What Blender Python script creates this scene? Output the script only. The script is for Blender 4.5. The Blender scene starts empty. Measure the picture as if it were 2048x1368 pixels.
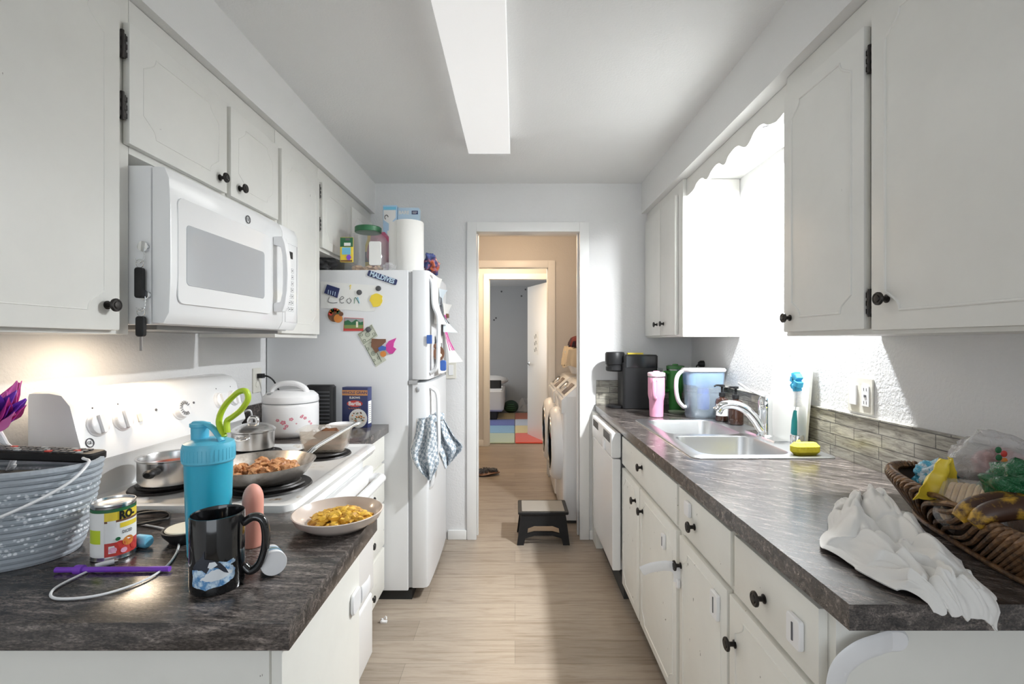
import bpy, bmesh, math, random
from mathutils import Vector, Matrix, noise
random.seed(7)
R = math.radians
PI = math.pi
sc = bpy.context.scene
col = sc.collection

# ------------------------------------------------------------------ camera
cd = bpy.data.cameras.new('camera'); cam = bpy.data.objects.new('camera', cd); col.objects.link(cam)
cam.location = (0, 0, 1.324); cam.rotation_euler = (PI/2, 0, 0)
cd.sensor_width = 36; cd.lens = 16.875; cd.shift_x = -0.00293; cd.clip_start = 0.02; cd.clip_end = 60
sc.camera = cam
# ------------------------------------------------------------------ world
w = bpy.data.worlds.new('world'); sc.world = w; w.use_nodes = True
w.node_tree.nodes['Background'].inputs[0].default_value = (0.93, 0.97, 1.0, 1)
w.node_tree.nodes['Background'].inputs[1].default_value = 0.30
sc.view_settings.view_transform = 'Standard'; sc.view_settings.look = 'None'
sc.view_settings.gamma = 1.0; sc.view_settings.use_curve_mapping = False
sc.view_settings.exposure = 0.22
sc.cycles.max_bounces = 10; sc.cycles.diffuse_bounces = 6; sc.cycles.glossy_bounces = 4
sc.cycles.transmission_bounces = 8; sc.cycles.transparent_max_bounces = 12
sc.cycles.sample_clamp_indirect = 6; sc.cycles.caustics_reflective = False

def lamp(name, kind, loc, power, color, size=0.1, rot=(0, 0, 0), size_y=None):
    d = bpy.data.lights.new(name, kind); d.energy = power; d.color = color
    if kind == 'AREA':
        d.size = size
        if size_y: d.shape = 'RECTANGLE'; d.size_y = size_y
    else: d.shadow_soft_size = size
    o = bpy.data.objects.new(name, d); col.objects.link(o); o.location = loc; o.rotation_euler = rot
    return o
# the bulb of the flush light over the sink: the strongest light of the room
lamp('sink_bulb_light', 'AREA', (1.055, 1.96, 2.125), 58, (0.95, 0.98, 1.0), 0.08, (0, 0, 0), 0.08)
# ceiling tube fixture
lamp('tube_light', 'AREA', (-0.135, 1.9, 2.298), 2, (0.98, 1.0, 0.98), 0.2, (0, 0, 0), 1.2)
# dining room daylight behind the camera
lamp('dining_window_light', 'AREA', (0.1, -2.5, 1.5), 29, (0.86, 0.93, 1.0), 2.6, (R(90), 0, 0), 1.7)
# cooktop lamp in the base of the microwave
lamp('cooktop_light', 'AREA', (-1.08, 1.36, 1.352), 1.4, (1.0, 0.80, 0.58), 0.12, (0, 0, 0), 0.06)
# warm lamps of laundry and hall, daylight of the bedroom
lamp('laundry_light', 'POINT', (0.02, 3.95, 2.2), 10, (1.0, 0.70, 0.44), 0.10)
lamp('hall_light', 'POINT', (-0.12, 5.4, 2.2), 27, (1.0, 0.76, 0.50), 0.12)
lamp('bedroom_window_light', 'AREA', (-1.9, 7.6, 1.5), 24, (0.95, 0.98, 1.0), 1.4, (0, R(-90), 0), 1.2)

# ------------------------------------------------------------------ materials
def mat(name, color, rough=0.5, metal=0.0, spec=0.5, **k):
    m = bpy.data.materials.new(name); m.use_nodes = True
    b = m.node_tree.nodes['Principled BSDF']
    b.inputs['Base Color'].default_value = (*color, 1)
    b.inputs['Roughness'].default_value = rough
    b.inputs['Metallic'].default_value = metal
    b.inputs['Specular IOR Level'].default_value = spec
    if k.get('trans'): b.inputs['Transmission Weight'].default_value = k['trans']; b.inputs['IOR'].default_value = k.get('ior', 1.45)
    if k.get('coat'): b.inputs['Coat Weight'].default_value = k['coat']; b.inputs['Coat Roughness'].default_value = 0.05
    if k.get('emit'):
        b.inputs['Emission Color'].default_value = (*k.get('ecol', color), 1); b.inputs['Emission Strength'].default_value = k['emit']
    if k.get('alpha') is not None: b.inputs['Alpha'].default_value = k['alpha']
    if k.get('sheen'): b.inputs['Sheen Weight'].default_value = k['sheen']
    if k.get('sss'): b.inputs['Subsurface Weight'].default_value = k['sss']; b.inputs['Subsurface Scale'].default_value = 0.01
    return m
def nodes(m): return m.node_tree.nodes, m.node_tree.links, m.node_tree.nodes['Principled BSDF']
def texco(m, scale=(1, 1, 1), rot=(0, 0, 0), kind='Object'):
    n, l, b = nodes(m)
    t = n.new('ShaderNodeTexCoord'); mp = n.new('ShaderNodeMapping')
    mp.inputs['Scale'].default_value = scale; mp.inputs['Rotation'].default_value = rot
    l.new(t.outputs[kind], mp.inputs[0]); return mp.outputs[0]
def noise_tex(m, vec, scale, detail=4, rough=0.5, dist=0.0):
    n, l, b = nodes(m); t = n.new('ShaderNodeTexNoise')
    t.inputs['Scale'].default_value = scale; t.inputs['Detail'].default_value = detail
    t.inputs['Roughness'].default_value = rough; t.inputs['Distortion'].default_value = dist
    l.new(vec, t.inputs['Vector']); return t.outputs['Fac']
def ramp(m, fac, stops):
    n, l, b = nodes(m); r = n.new('ShaderNodeValToRGB'); e = r.color_ramp.elements
    e[0].position, e[0].color = stops[0][0], (*stops[0][1], 1)
    e[1].position, e[1].color = stops[-1][0], (*stops[-1][1], 1)
    for p, c in stops[1:-1]:
        x = e.new(p); x.color = (*c, 1)
    l.new(fac, r.inputs[0]); return r.outputs[0]
def bump(m, h, strength, dist=0.001):
    n, l, b = nodes(m); t = n.new('ShaderNodeBump'); t.inputs['Strength'].default_value = strength
    t.inputs['Distance'].default_value = dist; l.new(h, t.inputs['Height']); l.new(t.outputs[0], b.inputs['Normal'])
def setcol(m, out): m.node_tree.links.new(out, m.node_tree.nodes['Principled BSDF'].inputs['Base Color'])
def mixc(m, fac, a, b_, mode='MIX'):
    n, l, _ = nodes(m); x = n.new('ShaderNodeMix'); x.data_type = 'RGBA'; x.blend_type = mode
    for s, i in ((fac, 0), (a, 6), (b_, 7)):
        if isinstance(s, (int, float)): x.inputs[i].default_value = s
        elif isinstance(s, tuple): x.inputs[i].default_value = (*s, 1)
        else: l.new(s, x.inputs[i])
    return x.outputs[2]

def wall_mat(name, c, bs=0.55, sc_=95):
    m = mat(name, c, 0.75, spec=0.25); v = texco(m)
    h = noise_tex(m, v, sc_, 3, 0.55, 0.3); bump(m, h, bs, 0.0035)
    v2 = noise_tex(m, v, 3, 3)
    setcol(m, ramp(m, v2, [(0.3, tuple(x*0.975 for x in c)), (0.7, c)]))
    return m
M = {}
M['wall'] = wall_mat('wall_paint', (0.74, 0.74, 0.74))
M['wall_smooth'] = wall_mat('soffit_paint', (0.74, 0.74, 0.73), 0.3, 140)
M['ceiling'] = wall_mat('ceiling_paint', (0.80, 0.805, 0.80), 0.45, 110)
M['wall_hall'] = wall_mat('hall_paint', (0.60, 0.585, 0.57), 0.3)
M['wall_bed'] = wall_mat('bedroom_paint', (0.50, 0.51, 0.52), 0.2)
M['trim'] = mat('trim_paint', (0.80, 0.80, 0.79), 0.35)
def cab_mat(name, c, th=0.225):
    m = mat(name, c, 0.38, spec=0.4); v = texco(m); f = noise_tex(m, v, 9, 5, 0.6)
    f2 = noise_tex(m, texco(m, (1, 1, 0.6)), 55, 3, 0.5)
    a = ramp(m, f, [(0.3, tuple(x*0.965 for x in c)), (0.62, c)])
    b = ramp(m, f2, [(0.0, (0.20, 0.18, 0.15)), (th, (0.35, 0.33, 0.3)), (th+0.006, (1, 1, 1))])
    setcol(m, mixc(m, 1.0, a, b, 'MULTIPLY')); bump(m, noise_tex(m, v, 60, 2), 0.08, 0.001); return m
M['cab'] = cab_mat('cabinet_paint', (0.74, 0.735, 0.70))
M['cab_low'] = cab_mat('base_cabinet_paint', (0.80, 0.79, 0.74), 0.258)
M['knob'] = mat('oil_rubbed_bronze', (0.035, 0.032, 0.030), 0.38, 0.7)
M['white'] = mat('white_enamel', (0.84, 0.845, 0.85), 0.22, coat=0.3)
M['white_plastic'] = mat('white_plastic', (0.84, 0.84, 0.85), 0.35)
M['fridge'] = mat('fridge_white', (0.74, 0.75, 0.765), 0.38)
_m = M['fridge']; bump(_m, noise_tex(_m, texco(_m), 260, 2), 0.12, 0.0006)
M['black'] = mat('black_plastic', (0.014, 0.014, 0.015), 0.42, spec=0.3)
M['black_matte'] = mat('black_rubber', (0.02, 0.02, 0.02), 0.7)
M['gap'] = mat('dark_gap', (0.05, 0.05, 0.048), 0.8)
M['steel'] = mat('brushed_steel', (0.62, 0.62, 0.62), 0.24, 1.0)
_m = M['steel']; bump(_m, noise_tex(_m, texco(_m, (4, 180, 180)), 3, 2), 0.05, 0.0005)
M['sink'] = mat('sink_steel', (0.66, 0.67, 0.68), 0.30, 1.0)
M['chrome'] = mat('chrome', (0.82, 0.83, 0.84), 0.06, 1.0)
M['glassy'] = mat('microwave_window', (0.42, 0.44, 0.46), 0.12, spec=0.7, coat=0.4)
M['foil_bump'] = None
def crinkle(m, sc_=26, st=0.7):
    v = texco(m); n, l, b = nodes(m); t = n.new('ShaderNodeTexVoronoi'); t.inputs['Scale'].default_value = sc_; t.distance = 'EUCLIDEAN'
    l.new(v, t.inputs['Vector']); h = noise_tex(m, v, sc_*1.3, 4, 0.6, 1.5); bump(m, h, st, 0.02); return m
M['ivory'] = mat('ivory_plastic', (0.72, 0.70, 0.63), 0.4)

for KEY, ROT in (('counter', 4), ('counter_right', 38)):
    m = mat('laminate_counter', (0.1, 0.09, 0.08), 0.21, spec=0.8); M[KEY] = m
    n, l, b = nodes(m); tt = n.new('ShaderNodeTexCoord'); mr = n.new('ShaderNodeMapping'); mr.inputs['Rotation'].default_value = (0, 0, R(ROT)); l.new(tt.outputs['Object'], mr.inputs[0])
    def scv(s_):
        q = n.new('ShaderNodeMapping'); q.inputs['Scale'].default_value = s_; l.new(mr.outputs[0], q.inputs[0]); return q.outputs[0]
    f = noise_tex(m, scv((2.6, 13, 13)), 4.2, 10, 0.72, 0.7)
    c1 = ramp(m, f, [(0.30, (0.016, 0.015, 0.016)), (0.45, (0.05, 0.044, 0.042)), (0.56, (0.11, 0.096, 0.09)), (0.70, (0.29, 0.255, 0.235))])
    f2 = noise_tex(m, scv((10, 34, 34)), 13, 6, 0.7)
    c2 = ramp(m, f2, [(0.38, (0.30, 0.30, 0.32)), (0.60, (1.5, 1.45, 1.4))])
    setcol(m, mixc(m, 1.0, c1, c2, 'MULTIPLY')); bump(m, f2, 0.12, 0.0006)

m = mat('vinyl_plank', (0.5, 0.4, 0.3), 0.36, spec=0.45); M['floor'] = m
n, l, b = nodes(m); v = texco(m)
br = n.new('ShaderNodeTexBrick'); l.new(v, br.inputs['Vector'])
br.inputs['Scale'].default_value = 1.0; br.inputs['Brick Width'].default_value = 1.22; br.inputs['Row Height'].default_value = 0.152
br.inputs['Mortar Size'].default_value = 0.0011; br.inputs['Mortar Smooth'].default_value = 0.2
br.offset = 0.37; br.inputs['Color1'].default_value = (0.37, 0.31, 0.25, 1); br.inputs['Color2'].default_value = (0.29, 0.24, 0.192, 1)
br.inputs['Mortar'].default_value = (0.20, 0.17, 0.14, 1)
g = noise_tex(m, texco(m, (1.1, 15, 15)), 3.2, 8, 0.62, 0.7)
gc = ramp(m, g, [(0.3, (0.70, 0.66, 0.61)), (0.5, (1, 1, 1)), (0.72, (1.12, 1.12, 1.12))])
g2 = noise_tex(m, texco(m, (4, 90, 90)), 4, 4, 0.6)
gc2 = ramp(m, g2, [(0.3, (0.86, 0.84, 0.82)), (0.55, (1, 1, 1))])
setcol(m, mixc(m, 1.0, mixc(m, 1.0, br.outputs['Color'], gc, 'MULTIPLY'), gc2, 'MULTIPLY')); bump(m, g2, 0.10, 0.0006)

m = mat('stone_tile', (0.4, 0.38, 0.34), 0.30); M['tile'] = m
n, l, b = nodes(m); t = n.new('ShaderNodeTexCoord'); sx = n.new('ShaderNodeSeparateXYZ'); cx = n.new('ShaderNodeCombineXYZ')
ad = n.new('ShaderNodeMath'); l.new(t.outputs['Object'], sx.inputs[0]); l.new(sx.outputs[0], ad.inputs[0]); l.new(sx.outputs[1], ad.inputs[1])
l.new(ad.outputs[0], cx.inputs[0]); l.new(sx.outputs[2], cx.inputs[1])
br = n.new('ShaderNodeTexBrick'); l.new(cx.outputs[0], br.inputs['Vector'])
br.inputs['Scale'].default_value = 1.0; br.inputs['Brick Width'].default_value = 0.21; br.inputs['Row Height'].default_value = 0.041
br.inputs['Mortar Size'].default_value = 0.0016; br.offset = 0.43; br.squash = 0.6; br.squash_frequency = 2
br.inputs['Color1'].default_value = (0.46, 0.44, 0.385, 1); br.inputs['Color2'].default_value = (0.27, 0.26, 0.235, 1); br.inputs['Mortar'].default_value = (0.11, 0.105, 0.10, 1)
g = noise_tex(m, texco(m, (5, 5, 38)), 2.4, 6, 0.65, 1.2)
setcol(m, mixc(m, 1.0, br.outputs['Color'], ramp(m, g, [(0.32, (0.42, 0.40, 0.38)), (0.5, (0.95, 0.93, 0.9)), (0.66, (1.35, 1.35, 1.3))]), 'MULTIPLY'))

# ------------------------------------------------------------------ mesh builder
class MB:
    def __init__(s): s.v = []; s.f = []; s.mi = []; s.mats = []; s.T = Matrix(); s.cur = None
    def use(s, m): s.cur = m; return s
    def add(s, vs, fs, T=None):
        T = s.T @ T if T is not None else s.T
        o = len(s.v); s.v += [T @ Vector(p) for p in vs]
        s.f += [tuple(i + o for i in f) for f in fs]; s.mi += [s.cur]*len(fs); return s
    def box(s, a, b, T=None):
        x0, x1 = sorted((a[0], b[0])); y0, y1 = sorted((a[1], b[1])); z0, z1 = sorted((a[2], b[2]))
        vs = [(x0,y0,z0),(x1,y0,z0),(x1,y1,z0),(x0,y1,z0),(x0,y0,z1),(x1,y0,z1),(x1,y1,z1),(x0,y1,z1)]
        return s.add(vs, [(0,3,2,1),(4,5,6,7),(0,1,5,4),(1,2,6,5),(2,3,7,6),(3,0,4,7)], T)
    def rbox(s, a, b, r, T=None, seg=4, axis=2, chamf=None):
        """box with rounded corners round one axis and a small chamfer on its caps"""
        a, b = [min(a[i], b[i]) for i in range(3)], [max(a[i], b[i]) for i in range(3)]
        ax = [i for i in range(3) if i != axis]; u, v_ = ax
        r = min(r, (b[u]-a[u])/2*.999, (b[v_]-a[v_])/2*.999)
        c = chamf if chamf is not None else min(r*0.3, 0.004, (b[axis]-a[axis])/3)
        def loop(ins, h):
            out = []
            for (cu, cv, a0) in ((b[u]-r, b[v_]-r, 0), (a[u]+r, b[v_]-r, 90), (a[u]+r, a[v_]+r, 180), (b[u]-r, a[v_]+r, 270)):
                for k in range(seg+1):
                    t = R(a0 + 90*k/seg); rr = max(r-ins, 1e-5)
                    ex = 0
                    p = [0, 0, 0]; p[u] = cu + rr*math.cos(t); p[v_] = cv + rr*math.sin(t); p[axis] = h; out.append(tuple(p))
            return out
        loops = [loop(c, a[axis]), loop(0, a[axis]+c), loop(0, b[axis]-c), loop(c, b[axis])]
        n = len(loops[0]); vs = sum(loops, []); fs = [tuple(range(n))[::-1], tuple(range(3*n, 4*n))]
        for j in range(3):
            for i in range(n): fs.append((j*n+i, j*n+(i+1) % n, (j+1)*n+(i+1) % n, (j+1)*n+i))
        if axis == 1: fs = [f[::-1] for f in fs]
        return s.add(vs, fs, T)
    def lathe(s, prof, seg=32, T=None, sx=1, sy=1, close=False):
        """prof: list of (r, z); profile revolved round z"""
        vs = []; fs = []; n = len(prof)
        for r, z in prof:
            for k in range(seg):
                t = 2*PI*k/seg; vs.append((r*math.cos(t)*sx, r*math.sin(t)*sy, z))
        for j in range(n-1):
            for k in range(seg): fs.append((j*seg+k, j*seg+(k+1) % seg, (j+1)*seg+(k+1) % seg, (j+1)*seg+k))
        if not close:
            if prof[0][0] > 1e-6: fs.append(tuple(range(seg))[::-1])
            if prof[-1][0] > 1e-6: fs.append(tuple(range((n-1)*seg, n*seg)))
        else:
            for k in range(seg): fs.append(((n-1)*seg+k, (n-1)*seg+(k+1) % seg, (k+1) % seg, k))
        return s.add(vs, fs, T)
    def cyl(s, p, q, r, r2=None, seg=20):
        p, q = Vector(p), Vector(q); d = q-p; L = d.length
        T = Matrix.Translation(p) @ d.to_track_quat('Z', 'Y').to_matrix().to_4x4()
        return s.lathe([(r, 0), (r if r2 is None else r2, L)], seg, T)
    def tube(s, pts, r, seg=10, closed=False, flat=1.0, up=(0, 0, 1)):
        pts = [Vector(p) for p in pts]; n = len(pts); rs = r if isinstance(r, (list, tuple)) else [r]*n
        vs = []; fs = []; up = Vector(up)
        for i, p in enumerate(pts):
            a = pts[i-1] if (i > 0 or closed) else p; b = pts[(i+1) % n] if (i < n-1 or closed) else p
            t = (b-a).normalized() if (b-a).length > 1e-9 else Vector((0, 0, 1))
            x = t.cross(up)
            if x.length < 1e-3: x = t.cross(Vector((1, 0, 0.01)))
            x.normalize(); y = x.cross(t).normalized()
            for k in range(seg):
                an = 2*PI*k/seg; vs.append(p + x*math.cos(an)*rs[i] + y*math.sin(an)*rs[i]*flat)
        for i in range(n if closed else n-1):
            j = (i+1) % n
            for k in range(seg): fs.append((i*seg+k, i*seg+(k+1) % seg, j*seg+(k+1) % seg, j*seg+k))
        if not closed: fs += [tuple(range(seg))[::-1], tuple(range((n-1)*seg, n*seg))]
        return s.add(vs, fs)
    def prism(s, poly, h0, h1, T=None, plane='xy'):
        """polygon in a plane, extruded along the third axis"""
        mp = {'xy': lambda a, b, h: (a, b, h), 'xz': lambda a, b, h: (a, h, b), 'yz': lambda a, b, h: (h, a, b)}[plane]
        n = len(poly); vs = [mp(a, b, h0) for a, b in poly] + [mp(a, b, h1) for a, b in poly]
        fs = [tuple(range(n)), tuple(range(n, 2*n))] + [(i, (i+1) % n, n+(i+1) % n, n+i) for i in range(n)]
        return s.add(vs, fs, T)
    def grid(s, fn, nu, nv, T=None, wrap=False):
        vs = [fn(i/nu, j/nv) for j in range(nv+1) for i in range(nu+1)]
        fs = [(j*(nu+1)+i, j*(nu+1)+i+1, (j+1)*(nu+1)+i+1, (j+1)*(nu+1)+i) for j in range(nv) for i in range(nu)]
        return s.add(vs, fs, T)
    def ball(s, c, r, seg=16, rings=10, T=None):
        rx, ry, rz = r if isinstance(r, (tuple, list)) else (r, r, r)
        prof = [(math.sin(PI*j/rings), -math.cos(PI*j/rings)) for j in range(rings+1)]
        TT = Matrix.Translation(c) @ Matrix.Diagonal((rx, ry, rz, 1))
        if T is not None: TT = Matrix.Translation(c) @ T @ Matrix.Diagonal((rx, ry, rz, 1))
        return s.lathe([(max(a, 0.0), b) for a, b in prof], seg, TT)
    def build(s, name, m=None, parent=None, smooth=True, world=True, bevel=0, solid=0, subsurf=0, weld=False, angle=38):
        me = bpy.data.meshes.new(name)
        vs = s.v
        if parent is not None and world:
            o = parent
            inv = Matrix.Translation(tot_loc(parent)).inverted(); vs = [inv @ p for p in vs]
        me.from_pydata([tuple(p) for p in vs], [], s.f)
        bm = bmesh.new(); bm.from_mesh(me)
        bmesh.ops.remove_doubles(bm, verts=bm.verts, dist=1e-6)
        bmesh.ops.recalc_face_normals(bm, faces=bm.faces)
        if bevel:
            es = [e for e in bm.edges if len(e.link_faces) == 2 and e.calc_face_angle(0) > R(40)]
            bmesh.ops.bevel(bm, geom=es, offset=bevel, segments=2, profile=0.6, affect='EDGES', clamp_overlap=True)
        for e in bm.edges:
            e.smooth = len(e.link_faces) == 2 and e.calc_face_angle(0) < R(angle)
        for f in bm.faces: f.smooth = smooth
        lib = []
        if any(x is not None for x in s.mi):
            pass
        bm.to_mesh(me); bm.free()
        if any(x is not None for x in s.mi) and not bevel and len(me.polygons) == len(s.mi):
            names = []
            for x in s.mi:
                x = x or m
                if x not in names: names.append(x)
            for x in names: me.materials.append(x)
            for p, x in zip(me.polygons, s.mi): p.material_index = names.index(x or m)
        else: me.materials.append(m or s.cur)
        ob = bpy.data.objects.new(name, me); col.objects.link(ob)
        if parent is not None: ob.parent = parent
        if solid:
            md = ob.modifiers.new('solid', 'SOLIDIFY'); md.thickness = solid; md.offset = 0
        if subsurf:
            md = ob.modifiers.new('sub', 'SUBSURF'); md.levels = subsurf; md.render_levels = subsurf
        return ob
def tot_loc(o):
    p = Vector(o.location)
    while o.parent is not None: o = o.parent; p += Vector(o.location)
    return p
def tag(o, label=None, cat=None, group=None, kind=None):
    if label: o['label'] = label
    if cat: o['category'] = cat
    if group: o['group'] = group
    if kind: o['kind'] = kind
    return o
def thing(name, label, cat, loc=(0, 0, 0), rz=0, group=None):
    o = bpy.data.objects.new(name, None); col.objects.link(o); o.location = loc; o.rotation_euler = (0, 0, rz)
    o.empty_display_size = 0.05
    return tag(o, label, cat, group)
def box(a, b, name, m, parent=None, bevel=0.0, world=True):
    return MB().box(a, b).build(name, m, parent, bevel=bevel, world=world, smooth=bevel > 0)
def struct(name, mb, m):
    o = mb.build(name, m, smooth=False); o['kind'] = 'structure'; return o
def tree(o, parent=None):
    c = o.copy(); col.objects.link(c); c.parent = parent
    for ch in list(o.children): tree(ch, c)
    return c
def text_mb(s, size, fn, m, mb=None, bold=0.0, align='CENTER', sx=1.0):
    """letters as a mesh mapped through fn(x, y) -> point"""
    cu = bpy.data.curves.new('t', 'FONT'); cu.body = s; cu.size = size; cu.align_x = align; cu.align_y = 'CENTER'
    cu.offset = bold; cu.resolution_u = 3; cu.fill_mode = 'BOTH'
    ob = bpy.data.objects.new('t', cu); me = bpy.data.meshes.new_from_object(ob)
    mb = mb or MB(); mb.use(m)
    mb.add([fn(v.co.x*sx, v.co.y) for v in me.vertices], [tuple(p.vertices) for p in me.polygons])
    bpy.data.objects.remove(ob); bpy.data.curves.remove(cu); bpy.data.meshes.remove(me)
    return mb
def bez(pts, n=8):
    """smooth open path through points (Catmull-Rom)"""
    P = [Vector(p) for p in pts]; P = [P[0]*2-P[1]] + P + [P[-1]*2-P[-2]]; out = []
    for i in range(1, len(P)-2):
        for k in range(n):
            t = k/n; a, b, c, d = P[i-1], P[i], P[i+1], P[i+2]
            out.append(0.5*((2*b)+(c-a)*t+(2*a-5*b+4*c-d)*t*t+(3*b-a-3*c+d)*t**3))
    out.append(P[-2]); return out
# ------------------------------------------------------------------ room shell
YB = 3.227       # back wall of the kitchen
XL, XR = -1.278, 1.187
CZ = 2.39
def slab(name, a, b, m): return struct(name, MB().box(a, b), m)
slab('floor', (-3.2, -2.6, -0.06), (3.2, 10.2, 0.0), M['floor'])
slab('ceiling', (XL-0.12, -2.6, CZ), (XR+0.12, YB+0.06, CZ+0.06), M['ceiling'])
slab('wall_left', (XL-0.1, -2.6, 0), (XL, YB, CZ), M['wall'])
slab('wall_right', (XR, -2.6, 0), (XR+0.1, YB, CZ), M['wall'])
OX0, OX1, OZ = -0.262, 0.437, 2.067
wb = MB()
wb.box((XL-0.1, YB, 0), (OX0-0.015, YB+0.12, CZ)); wb.box((OX1+0.015, YB, 0), (XR+0.1, YB+0.12, CZ)); wb.box((OX0-0.015, YB, OZ+0.015), (OX1+0.015, YB+0.12, CZ))
struct('wall_back', wb, M['wall'])
# soffits
slab('trim_1', (XL, -2.6, 2.185), (-0.941, YB, CZ), M['wall_smooth'])
slab('trim_2', (0.85, -2.6, 2.185), (XR, YB, CZ), M['wall_smooth'])
# door casing and jamb
def casing(name, x0, x1, z, y, wd=0.06, t=0.016, depth=0.12, side=-1, left=True):
    mb = MB()
    ya, yb = (y-t, y) if side < 0 else (y, y+t)
    if left: mb.box((x0-wd, ya, 0), (x0+0.004, yb, z+wd))
    mb.box((x1-0.004, ya, 0), (x1+wd, yb, z+wd)); mb.box((x0+0.004, ya, z-0.004), (x1-0.004, yb, z+wd))
    mb.box((x0-0.015, y, 0), (x0, y+depth, z+0.015)); mb.box((x1, y, 0), (x1+0.015, y+depth, z+0.015)); mb.box((x0, y, z), (x1, y+depth, z+0.015))
    mb.box((x0, y+0.06, 0), (x0+0.012, y+0.095, z)); mb.box((x1-0.012, y+0.06, 0), (x1, y+0.095, z))
    o = mb.build(name, M['trim'], bevel=0.003); o['kind'] = 'structure'; return o
casing('trim_3', OX0, OX1, OZ, YB)
def base(name, a, b):
    o = MB().box(a, b).build(name, M['trim'], bevel=0.003); o['kind'] = 'structure'
base('baseboard_back', (-0.45, YB-0.014, 0), (-0.324, YB, 0.062))
base('baseboard_right', (0.499, YB-0.014, 0), (0.62, YB, 0.062))
# laundry room
LX0, LX1, LY = -0.60, 1.20, 4.73
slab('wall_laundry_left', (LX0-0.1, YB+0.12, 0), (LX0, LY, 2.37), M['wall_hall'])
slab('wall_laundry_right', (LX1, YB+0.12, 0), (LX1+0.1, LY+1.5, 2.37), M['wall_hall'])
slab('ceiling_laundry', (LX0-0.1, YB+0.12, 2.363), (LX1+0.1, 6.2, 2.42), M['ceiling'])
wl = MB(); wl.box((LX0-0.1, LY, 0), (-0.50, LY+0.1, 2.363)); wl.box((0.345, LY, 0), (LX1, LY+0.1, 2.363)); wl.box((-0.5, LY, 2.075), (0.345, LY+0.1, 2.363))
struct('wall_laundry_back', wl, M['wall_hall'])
casing('trim_4', -0.485, 0.33, 2.06, LY, 0.065, 0.016, 0.1)
# hall and bedroom
HY = 6.10
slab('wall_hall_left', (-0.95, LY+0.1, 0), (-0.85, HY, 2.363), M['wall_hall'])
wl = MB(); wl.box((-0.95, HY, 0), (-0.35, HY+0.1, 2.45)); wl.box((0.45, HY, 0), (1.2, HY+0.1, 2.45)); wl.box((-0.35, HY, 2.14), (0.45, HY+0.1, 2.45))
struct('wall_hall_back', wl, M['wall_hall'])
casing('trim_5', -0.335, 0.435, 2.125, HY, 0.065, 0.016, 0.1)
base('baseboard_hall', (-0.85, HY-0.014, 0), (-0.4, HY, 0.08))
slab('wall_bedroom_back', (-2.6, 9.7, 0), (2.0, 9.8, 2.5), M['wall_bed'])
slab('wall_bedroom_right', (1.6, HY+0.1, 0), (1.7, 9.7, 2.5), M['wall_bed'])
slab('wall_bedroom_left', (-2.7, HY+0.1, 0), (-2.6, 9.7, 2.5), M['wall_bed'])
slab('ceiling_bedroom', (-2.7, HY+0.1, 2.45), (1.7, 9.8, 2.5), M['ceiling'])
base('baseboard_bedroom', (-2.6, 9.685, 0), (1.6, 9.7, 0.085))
# dining end behind the camera
slab('wall_dining_sill', (XL, -2.62, 0), (XR, -2.6, 0.6), M['wall'])

# bedroom door leaf, swung open into the bedroom
dr = thing('door_1', None, None, (0.425, HY+0.1, 0), R(90+22)); dr['kind'] = 'structure'
MB().box((0.0, -0.035, 0.01), (0.66, 0, 2.10)).build('door_leaf', M['trim'], dr, world=False, bevel=0.002)
h = MB(); h.lathe([(0.027, 0), (0.027, 0.006), (0.012, 0.010), (0.010, 0.045), (0.0, 0.046)], 20, Matrix.Translation((0.60, 0, 1.02)) @ Matrix.Rotation(-PI/2, 4, 'X'))
h.tube(bez([(0.60, 0.042, 1.02), (0.56, 0.046, 1.02), (0.49, 0.044, 1.018)]), [0.009]*17, 10)
h.build('door_handle', M['chrome'], dr, world=False)
b_ = MB(); b_.box((-0.004, -0.002, 1.86), (0.03, 0.004, 1.96)); b_.cyl((0, 0.004, 1.86), (0, 0.004, 1.96), 0.007); b_.build('hinge', mat('brass', (0.62, 0.42, 0.16), 0.3, 1.0), dr, world=False)
M['paper'] = mat('paper', (0.82, 0.82, 0.80), 0.8)
ink = mat('grey_ink', (0.12, 0.12, 0.13), 0.8); M['ink'] = ink
dp = MB().use(M['paper']); dp.box((0.30, 0.0, 1.15), (0.44, 0.002, 1.47))
dp.use(ink)
for k in range(3): dp.tube(bez([(0.33+random.random()*.02, 0.003, 1.2+.09*k), (0.37, 0.003, 1.25+.09*k), (0.40, 0.003, 1.19+.09*k), (0.42, 0.003, 1.23+.09*k)], 5), 0.0025, 5)
o = dp.build('door_drawing', None, None, world=False); o.location = dr.location; o.rotation_euler = dr.rotation_euler
tag(o, 'white paper with grey scribbles taped to the open bedroom door', 'drawing')

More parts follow.
